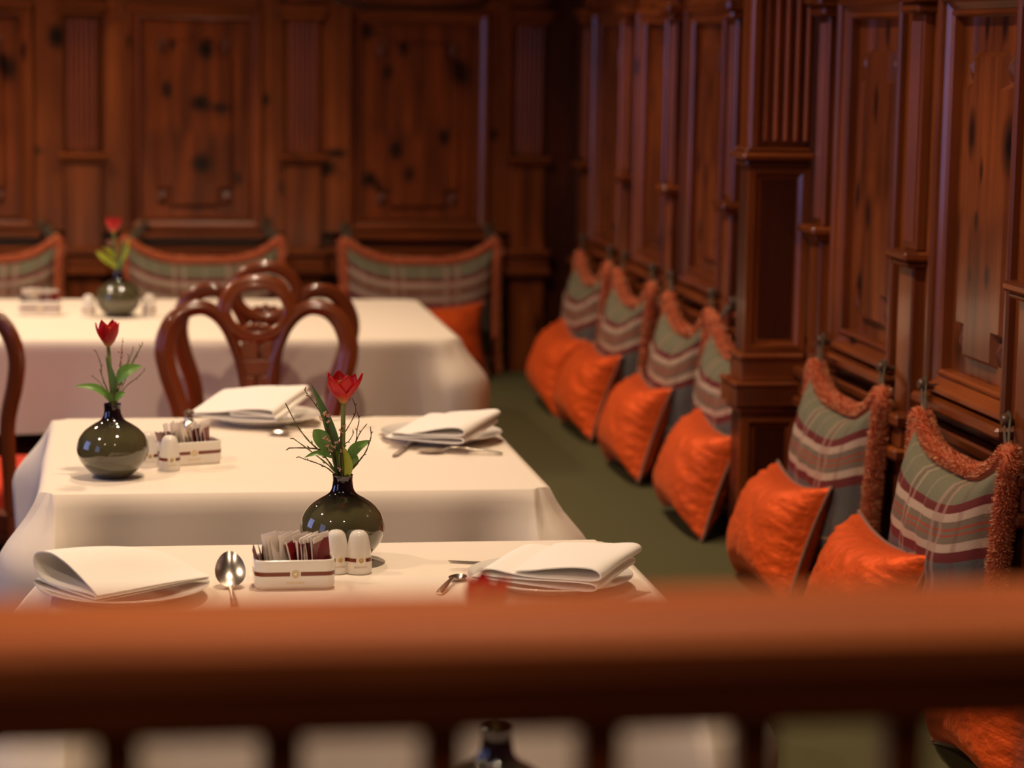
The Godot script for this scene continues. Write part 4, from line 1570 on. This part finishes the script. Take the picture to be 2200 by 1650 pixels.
func sachet_box(at: Vector3, turn: float, label: String) -> Node3D:
	var o := thing("sachet_box", label, "box", at, turn, "porcelain sachet boxes")
	var hx := 0.0565
	var hz := 0.03
	var h := 0.042
	var rows := [[0.0, -0.004], [0.002, -0.0015], [0.006, 0.0], [h - 0.003, 0.0], [h - 0.001, -0.0006], [h, -0.002], [h - 0.001, -0.0034], [h - 0.004, -0.004], [0.006, -0.004]]
	var m := Mesher.new()
	var pts := PackedVector3Array()
	var n := 0
	for r in rows:
		var ring := round_rect(hx + r[1], hz + r[1], 0.016 + r[1])
		n = ring.size()
		for q in ring:
			pts.append(Vector3(q.x, r[0], q.y))
	m.sheet(pts, n, true, PackedVector2Array(), true)
	var floor_ring := []
	for i in n:
		floor_ring.append(pts[pts.size() - n + i])
	m.disc(floor_ring, Vector3.UP)
	put("body", m, M.porcelain, o)
	# band round the outside with a gap for the emblem at the front (+z)
	m = Mesher.new()
	var ring2 := round_rect(hx + 0.00025, hz + 0.00025, 0.0162, 8)
	var idx := []
	for i in ring2.size():
		idx.append(ring2[i])
	# start and end beside the emblem: front face runs between the first two corners
	var band := [Vector2(-0.0075, hz + 0.00025)]
	for i in range(9, ring2.size()):
		band.append(ring2[i])
	for i in 9:
		band.append(ring2[i])
	band.append(Vector2(0.0075, hz + 0.00025))
	var bp := PackedVector3Array()
	for j in 2:
		for q in band:
			bp.append(Vector3(q.x, 0.0196 + 0.0058 * j, q.y))
	m.sheet(bp, band.size(), false, PackedVector2Array(), true)
	put("band", m, M.band, o)
	m = Mesher.new()
	for rr in [0.005, 0.0028]:
		var p := PackedVector3Array()
		for i in 24:
			var w := TAU * i / 24
			p.append(Vector3(cos(w) * rr, 0.0224 + sin(w) * rr, hz + 0.0002))
		m.tube(p, 0.0006, 5, false, Vector2.ONE, Vector3.ZERO, true)
	put("emblem", m, M.gold, o)
	var l := put("lettering", script_mesh("Hotel Sailer", 0.026, 0.0105, 0.0), M.gold, o)
	l.position.z = hz + 0.0002
	return o


func sachet(w: float, h: float, fold: float) -> Mesher:
	# a small paper envelope, slightly plump, crimped at the top
	var m := Mesher.new()
	for side in [1.0, -1.0]:
		var p := PackedVector3Array()
		for j in 5:
			for i in 5:
				var u := i / 4.0
				var v := j / 4.0
				var k := sin(u * PI) * sin(minf(v * 1.25, 1.0) * PI)
				p.append(Vector3((u - 0.5) * w, v * h, side * (0.0004 + 0.0020 * k) + fold * v * v))
		m.sheet(p, 5, false, PackedVector2Array(), side < 0)
	return m


func fill_box(at: Vector3, turn: float, where: String, rich: bool) -> void:
	var r := RandomNumberGenerator.new()
	r.seed = 77 if rich else 78
	var bs := Basis(Vector3.UP, turn)
	var kinds := [
		["brown_sachet", M.brown_paper, 0.034, 0.050, -0.045, -0.036, 4, "%s thin brown paper sachet from the left in %s", 0.05],
		["sugar_sachet", M.white_paper, 0.040, 0.066, -0.031, 0.004, 11 if rich else 7, "%s white paper sugar sachet from the left in %s", 0.55],
		["cream_sachet", M.cream_paper, 0.046, 0.060, 0.006, 0.008, 1, "cream paper sachet between the white and dark red ones in %s", 0.6],
		["tea_sachet", M.red_paper, 0.044, 0.058, 0.012, 0.043, 9 if rich else 7, "%s dark red paper sachet from the left in %s", 0.55],
	]
	for k in kinds:
		var mesh: ArrayMesh = sachet(k[2], k[3], 0.004).mesh()
		var mesh2: ArrayMesh = sachet(k[2], k[3], -0.003).mesh()
		for i in k[6]:
			var f: float = (i + 0.5) / k[6]
			var o := put(k[0], mesh if i % 2 else mesh2, k[1])
			var lx := lerpf(k[4], k[5], f)
			o.transform = Transform3D(bs * Basis(Vector3.UP, PI / 2 - float(k[8]) + r.randf_range(-0.14, 0.14)) * Basis(Vector3.RIGHT, r.randf_range(-0.26, -0.04)) * Basis(Vector3.BACK, r.randf_range(-0.09, 0.09)), at + bs * Vector3(lx, 0.0075 + r.randf() * 0.003, r.randf_range(-0.001, 0.001)))
			var nth: String = ["first", "second", "third", "fourth", "fifth", "sixth", "seventh", "eighth", "ninth", "tenth", "eleventh", "twelfth", "thirteenth", "fourteenth"][i]
			tag(o, k[7] % [nth, where] if k[6] > 1 else k[7] % where, "sachet", "sachets in " + where)
			if k[0] == "tea_sachet":
				var t := Mesher.new()
				var w: float = k[2]
				t.block(Vector3(-w / 2 - 0.0006, k[3] - 0.003, -0.0007), Vector3(w / 2 + 0.0006, k[3] + 0.003 + r.randf() * 0.004, 0.0007), 1, 0.0)
				var e := put("crimped_edge", t, M.white_paper, o)
				e.position.z = 0.004 if i % 2 else -0.003
				t = Mesher.new()
				t.block(Vector3(-w / 2 - 0.0008, 0.0, -0.0006), Vector3(-w / 2 + 0.0012, k[3], 0.0006), 1, 0.0)
				put("side_seam", t, M.white_paper, o)


func plate(at: Vector3, label: String) -> void:
	var m := Mesher.new()
	m.lathe(Array(curve2([Vector2(0.0003, 0.004), Vector2(0.06, 0.004), Vector2(0.072, 0.006), Vector2(0.08, 0.0125), Vector2(0.112, 0.0195), Vector2(0.1165, 0.0205), Vector2(0.117, 0.0190), Vector2(0.112, 0.0170), Vector2(0.085, 0.0090), Vector2(0.07, 0.0012), Vector2(0.062, 0.0), Vector2(0.058, 0.002), Vector2(0.0003, 0.002)], 3)), 64)
	var o := put("plate", m, M.porcelain)
	o.position = at
	tag(o, label, "plate", "white porcelain plates")


func napkin(at: Vector3, turn: float, prof: Array, depth: float, skew: float, rise: float, label: String, taper := 0.0) -> void:
	# a folded cloth: prof is the path of the cloth seen from its open end (x across, y up, in mm), drawn out backwards by depth
	var line := curve2(prof, 5)
	var n := line.size()
	var th := 0.9
	var m := Mesher.new()
	var rows := 13
	var pts := PackedVector3Array()
	var loop := []
	for i in n:
		var d := (line[mini(i + 1, n - 1)] - line[maxi(i - 1, 0)]).normalized()
		loop.append([line[i], Vector2(-d.y, d.x)])
	for j in rows:
		var t := j / float(rows - 1)
		var k := 1.0 - taper * t * t
		for side in [1.0, -1.0]:
			for i0 in n:
				var i: int = i0 if side > 0 else n - 1 - i0
				var q: Vector2 = loop[i][0] + loop[i][1] * th * side * (0.25 if i == 0 or i == n - 1 else 1.0)
				var y := q.y * k + rise * t + 1.5 * sin(q.x * 0.045 + t * 3.0) * clampf(q.y / 20.0, 0.0, 1.0)
				pts.append(Vector3(q.x + skew * t + 2.0 * sin(t * 5.0 + q.y * 0.1), y, -depth * (t - 0.5)) * 0.001)
	m.sheet(pts, n * 2, true, PackedVector2Array(), false)
	for j in [0, rows - 1]:
		# close the cut edge as a strip
		var p := PackedVector3Array()
		for i in n:
			p.append(pts[j * n * 2 + i])
		for i in n:
			p.append(pts[j * n * 2 + 2 * n - 1 - i])
		m.sheet(p, n, false, PackedVector2Array(), j > 0)
	var o := put("napkin", m, M.napkin)
	o.position = at
	o.rotation.y = turn
	tag(o, label, "napkin", "folded white napkins")


func spoon(at: Vector3, turn: float, label: String, scale := 1.0, called := "spoon", tilt := 0.0) -> void:
	# bowl at the origin, handle along +z
	var o := thing(called, label, "cutlery", at, turn, "silver cutlery")
	var m := Mesher.new()
	for side in [1.0, -1.0]:
		var p := PackedVector3Array()
		for j in 9:
			var r := j / 8.0
			for i in 28:
				var w := TAU * i / 28
				var ex := 0.0205 + 0.003 * sin(w)
				var y := 0.009 - 0.0085 * (1 - r * r) + (0.0 if side > 0 else -0.0009 * (1 - r * r * r))
				p.append(Vector3(cos(w) * ex * r, y, sin(w) * 0.031 * r) * scale)
		m.sheet(p, 28, true, PackedVector2Array(), side > 0)
	var bowl := put("bowl", m, M.silver, o)
	if tilt > 0.0:
		var hinge := Vector3(0, 0.004, 0.032)
		bowl.transform = Transform3D(Basis(Vector3.RIGHT, tilt), hinge - Basis(Vector3.RIGHT, tilt) * Vector3(0, 0.0085, 0.032))
		m = Mesher.new()
		m.tube(curve([hinge + Vector3(0, 0.001, -0.003), hinge + Vector3(0, 0.0, 0.012), Vector3(0, 0.004, 0.09), Vector3(0, 0.004, 0.16)], 6), [0.0045, 0.004, 0.0038, 0.0034, 0.0032, 0.003, 0.003, 0.003, 0.003, 0.003, 0.0032, 0.0036, 0.004, 0.0045, 0.005, 0.0055, 0.006, 0.006, 0.005], 10, true, Vector2(1, 0.5), Vector3.UP)
		put("handle", m, M.silver, o)
		return
	m = Mesher.new()
	m.tube(curve([Vector3(0, 0.0085, 0.028) * scale, Vector3(0, 0.016, 0.05) * scale, Vector3(0, 0.013, 0.09) * scale, Vector3(0, 0.004, 0.16) * scale], 6), [0.0045, 0.004, 0.0036, 0.0032, 0.003, 0.003, 0.003, 0.003, 0.003, 0.003, 0.0032, 0.0036, 0.004, 0.0045, 0.005, 0.0055, 0.006, 0.006, 0.005], 10, true, Vector2(1, 0.4), Vector3.UP)
	put("handle", m, M.silver, o)


func fork(at: Vector3, turn: float, label: String) -> void:
	# tines towards -x, handle along +x
	var o := thing("fork", label, "cutlery", at, turn, "silver cutlery")
	for k in 3:
		var z: float = (k - 1) * 0.0065
		var m := Mesher.new()
		m.tube(curve([Vector3(-0.062, 0.0115, z * 1.1), Vector3(-0.03, 0.009, z * 1.15), Vector3(-0.004, 0.0075, z)], 5), [0.0007, 0.0010, 0.0011, 0.0012, 0.0012, 0.0013, 0.0013, 0.0014, 0.0014, 0.0015, 0.0015], 8)
		put("tine", m, M.silver, o)
	var m2 := Mesher.new()
	m2.tube(curve([Vector3(-0.008, 0.0075, 0), Vector3(0.012, 0.009, 0), Vector3(0.035, 0.017, 0), Vector3(0.07, 0.0205, 0), Vector3(0.125, 0.0225, 0)], 5), [0.0085, 0.0085, 0.0075, 0.006, 0.0048, 0.004, 0.0036, 0.0034, 0.0032, 0.003, 0.003, 0.003, 0.003, 0.0032, 0.0034, 0.0036, 0.0038, 0.004, 0.0042, 0.0045, 0.0045], 10, true, Vector2(1, 0.28), Vector3.UP)
	put("handle", m2, M.silver, o)


func knife(at: Vector3, turn: float, label: String) -> void:
	var o := thing("knife", label, "cutlery", at, turn, "silver cutlery")
	var m := Mesher.new()
	m.prism(PackedVector2Array([Vector2(-0.1, 0.0), Vector2(-0.09, -0.006), Vector2(0.0, -0.007), Vector2(0.0, 0.007), Vector2(-0.08, 0.007), Vector2(-0.095, 0.004)]), 0.0, 0.0014, 0.0008)
	var b := put("blade", m, M.silver, o)
	b.rotation.x = -PI / 2
	b.position.y = 0.002
	m = Mesher.new()
	m.tube(PackedVector3Array([Vector3(-0.002, 0.003, 0), Vector3(0.02, 0.0035, 0), Vector3(0.07, 0.004, 0), Vector3(0.095, 0.004, 0)]), [0.004, 0.005, 0.0065, 0.004], 10, true, Vector2(1, 0.55), Vector3.UP)
	put("handle", m, M.silver, o)


func tableware() -> void:
	# front table
	shaker(pt(0.3355, TOP, 3.482), 0.1, "white porcelain shaker with the fully visible emblem, in front of the vase")
	shaker(pt(0.3035, TOP, 3.487), 0.25, "white porcelain shaker half hidden behind the dark red sachets")
	var bx := pt(0.2365, TOP, 3.405)
	sachet_box(bx, 0.02, "white porcelain box of white and dark red sachets on the front table")
	fill_box(bx, 0.02, "the front table's box", true)
	plate(pt(0.0, TOP, 3.352), "white plate under the left napkin on the front table")
	plate(pt(0.597, TOP, 3.372), "white plate under the right napkin on the front table")
	napkin(pt(-0.004, TOP + 0.021, 3.345), -0.92, [Vector2(72, 1), Vector2(0, -1), Vector2(-56, 0), Vector2(-68, 5), Vector2(-58, 10), Vector2(0, 6), Vector2(62, 4), Vector2(70, 6), Vector2(60, 9), Vector2(0, 8), Vector2(-45, 12), Vector2(-66, 26), Vector2(-60, 45), Vector2(-28, 52), Vector2(8, 42), Vector2(42, 25), Vector2(74, 10)], 190, 4, 4, "white napkin with a wide open loop on the front table's left plate", 0.62)
	napkin(pt(0.608, TOP + 0.02, 3.335), -0.6, [Vector2(-112, 2), Vector2(0, 0), Vector2(66, 1), Vector2(78, 6), Vector2(68, 11), Vector2(10, 9), Vector2(-80, 6), Vector2(-98, 10), Vector2(-82, 15), Vector2(-42, 13), Vector2(0, 12), Vector2(66, 15), Vector2(84, 23), Vector2(72, 32), Vector2(20, 27), Vector2(-48, 18)], 128, 6, 14, "white napkin with stacked round folds on the front table's right plate")
	spoon(pt(0.148, TOP, 3.415), 0.0, "silver spoon with a wide raised bowl between the napkin and the sachet box", 1.04, "spoon", 0.68)
	fork(pt(0.53, TOP, 3.495), 0.06, "silver fork sticking out from under the front table's right napkin")
	spoon(pt(0.472, TOP, 3.42), -0.4, "small silver spoon left of the front table's right plate", 0.62, "teaspoon")
	# middle table
	shaker(pt(0.082, TOP, 4.36), 0.2, "white porcelain shaker in front of the middle table's sachet box")
	shaker(pt(0.044, TOP, 4.40), 0.2, "white porcelain shaker half hidden by the middle table's vase")
	bx = pt(0.117, TOP, 4.435)
	sachet_box(bx, 0.35, "white porcelain sachet box on the middle table")
	fill_box(bx, 0.35, "the middle table's box", false)
	plate(pt(0.277, TOP, 4.9), "white plate under the napkin at the back of the middle table")
	plate(pt(0.607, TOP, 4.66), "white plate under the napkin at the right of the middle table")
	napkin(pt(0.258, TOP + 0.021, 4.885), -0.52, [Vector2(-98, 3), Vector2(-30, 1), Vector2(60, 1), Vector2(86, 3), Vector2(92, 7), Vector2(84, 11), Vector2(20, 8), Vector2(-4, 9), Vector2(-9, 12), Vector2(0, 15), Vector2(40, 14), Vector2(78, 13), Vector2(85, 18), Vector2(76, 24), Vector2(10, 19), Vector2(-60, 10), Vector2(-102, 5)], 175, -8, 26, "wide flat-folded white napkin at the back of the middle table, before the carved chair")
	napkin(pt(0.606, TOP + 0.020, 4.60), -0.55, [Vector2(-88, 2), Vector2(0, 0), Vector2(62, 1), Vector2(74, 6), Vector2(64, 11), Vector2(10, 8), Vector2(-60, 5), Vector2(-74, 8), Vector2(-62, 12), Vector2(0, 12), Vector2(60, 15), Vector2(76, 22), Vector2(64, 30), Vector2(20, 24), Vector2(-36, 14)], 170, 0, 14, "white napkin with a raised round fold at the right of the middle table")
	spoon(pt(0.566, TOP, 4.51), 1.37, "silver spoon lying in front of the middle table's right plate", 0.85)
	knife(pt(0.525, TOP, 4.56), 1.25, "thin silver knife angled under the rim of the middle table's right plate")
	fork(pt(0.375, TOP, 4.79), 0.35, "silver fork right of the middle table's back plate")
	spoon(pt(0.300, TOP, 4.735), 1.3, "silver spoon before the middle table's back plate", 0.8)
	spoon(pt(0.512, TOP, 4.70), 1.9, "silver spoon tip left of the middle table's right plate", 0.8)
	# small chrome pot behind the sachet box
	var o := thing("milk_jug", "small chrome pot with a brown knob behind the middle table's sachet box", "jug", pt(0.128, TOP, 4.80))
	var m := Mesher.new()
	m.lathe(Array(curve2([Vector2(0.013, 0.0), Vector2(0.016, 0.003), Vector2(0.015, 0.012), Vector2(0.009, 0.022), Vector2(0.0075, 0.027), Vector2(0.0003, 0.0285)], 4)), 28)
	put("body", m, M.silver, o)
	m = Mesher.new()
	m.lathe(Array(curve2([Vector2(0.0035, 0.027), Vector2(0.005, 0.031), Vector2(0.0098, 0.034), Vector2(0.0098, 0.039), Vector2(0.0003, 0.043)], 4)), 24)
	put("knob", m, M.peg, o)
	# back table
	shaker(pt(-0.090, TOP, 6.80), 0.0, "blurred white shaker left of the back table's vase")
	shaker(pt(0.074, TOP, 6.82), 0.0, "blurred white shaker right of the back table's vase")
	bx = pt(-0.222, TOP, 6.85)
	sachet_box(bx, 0.0, "blurred white sachet box on the long back table")
	fill_box(bx, 0.0, "the back table's box", false)
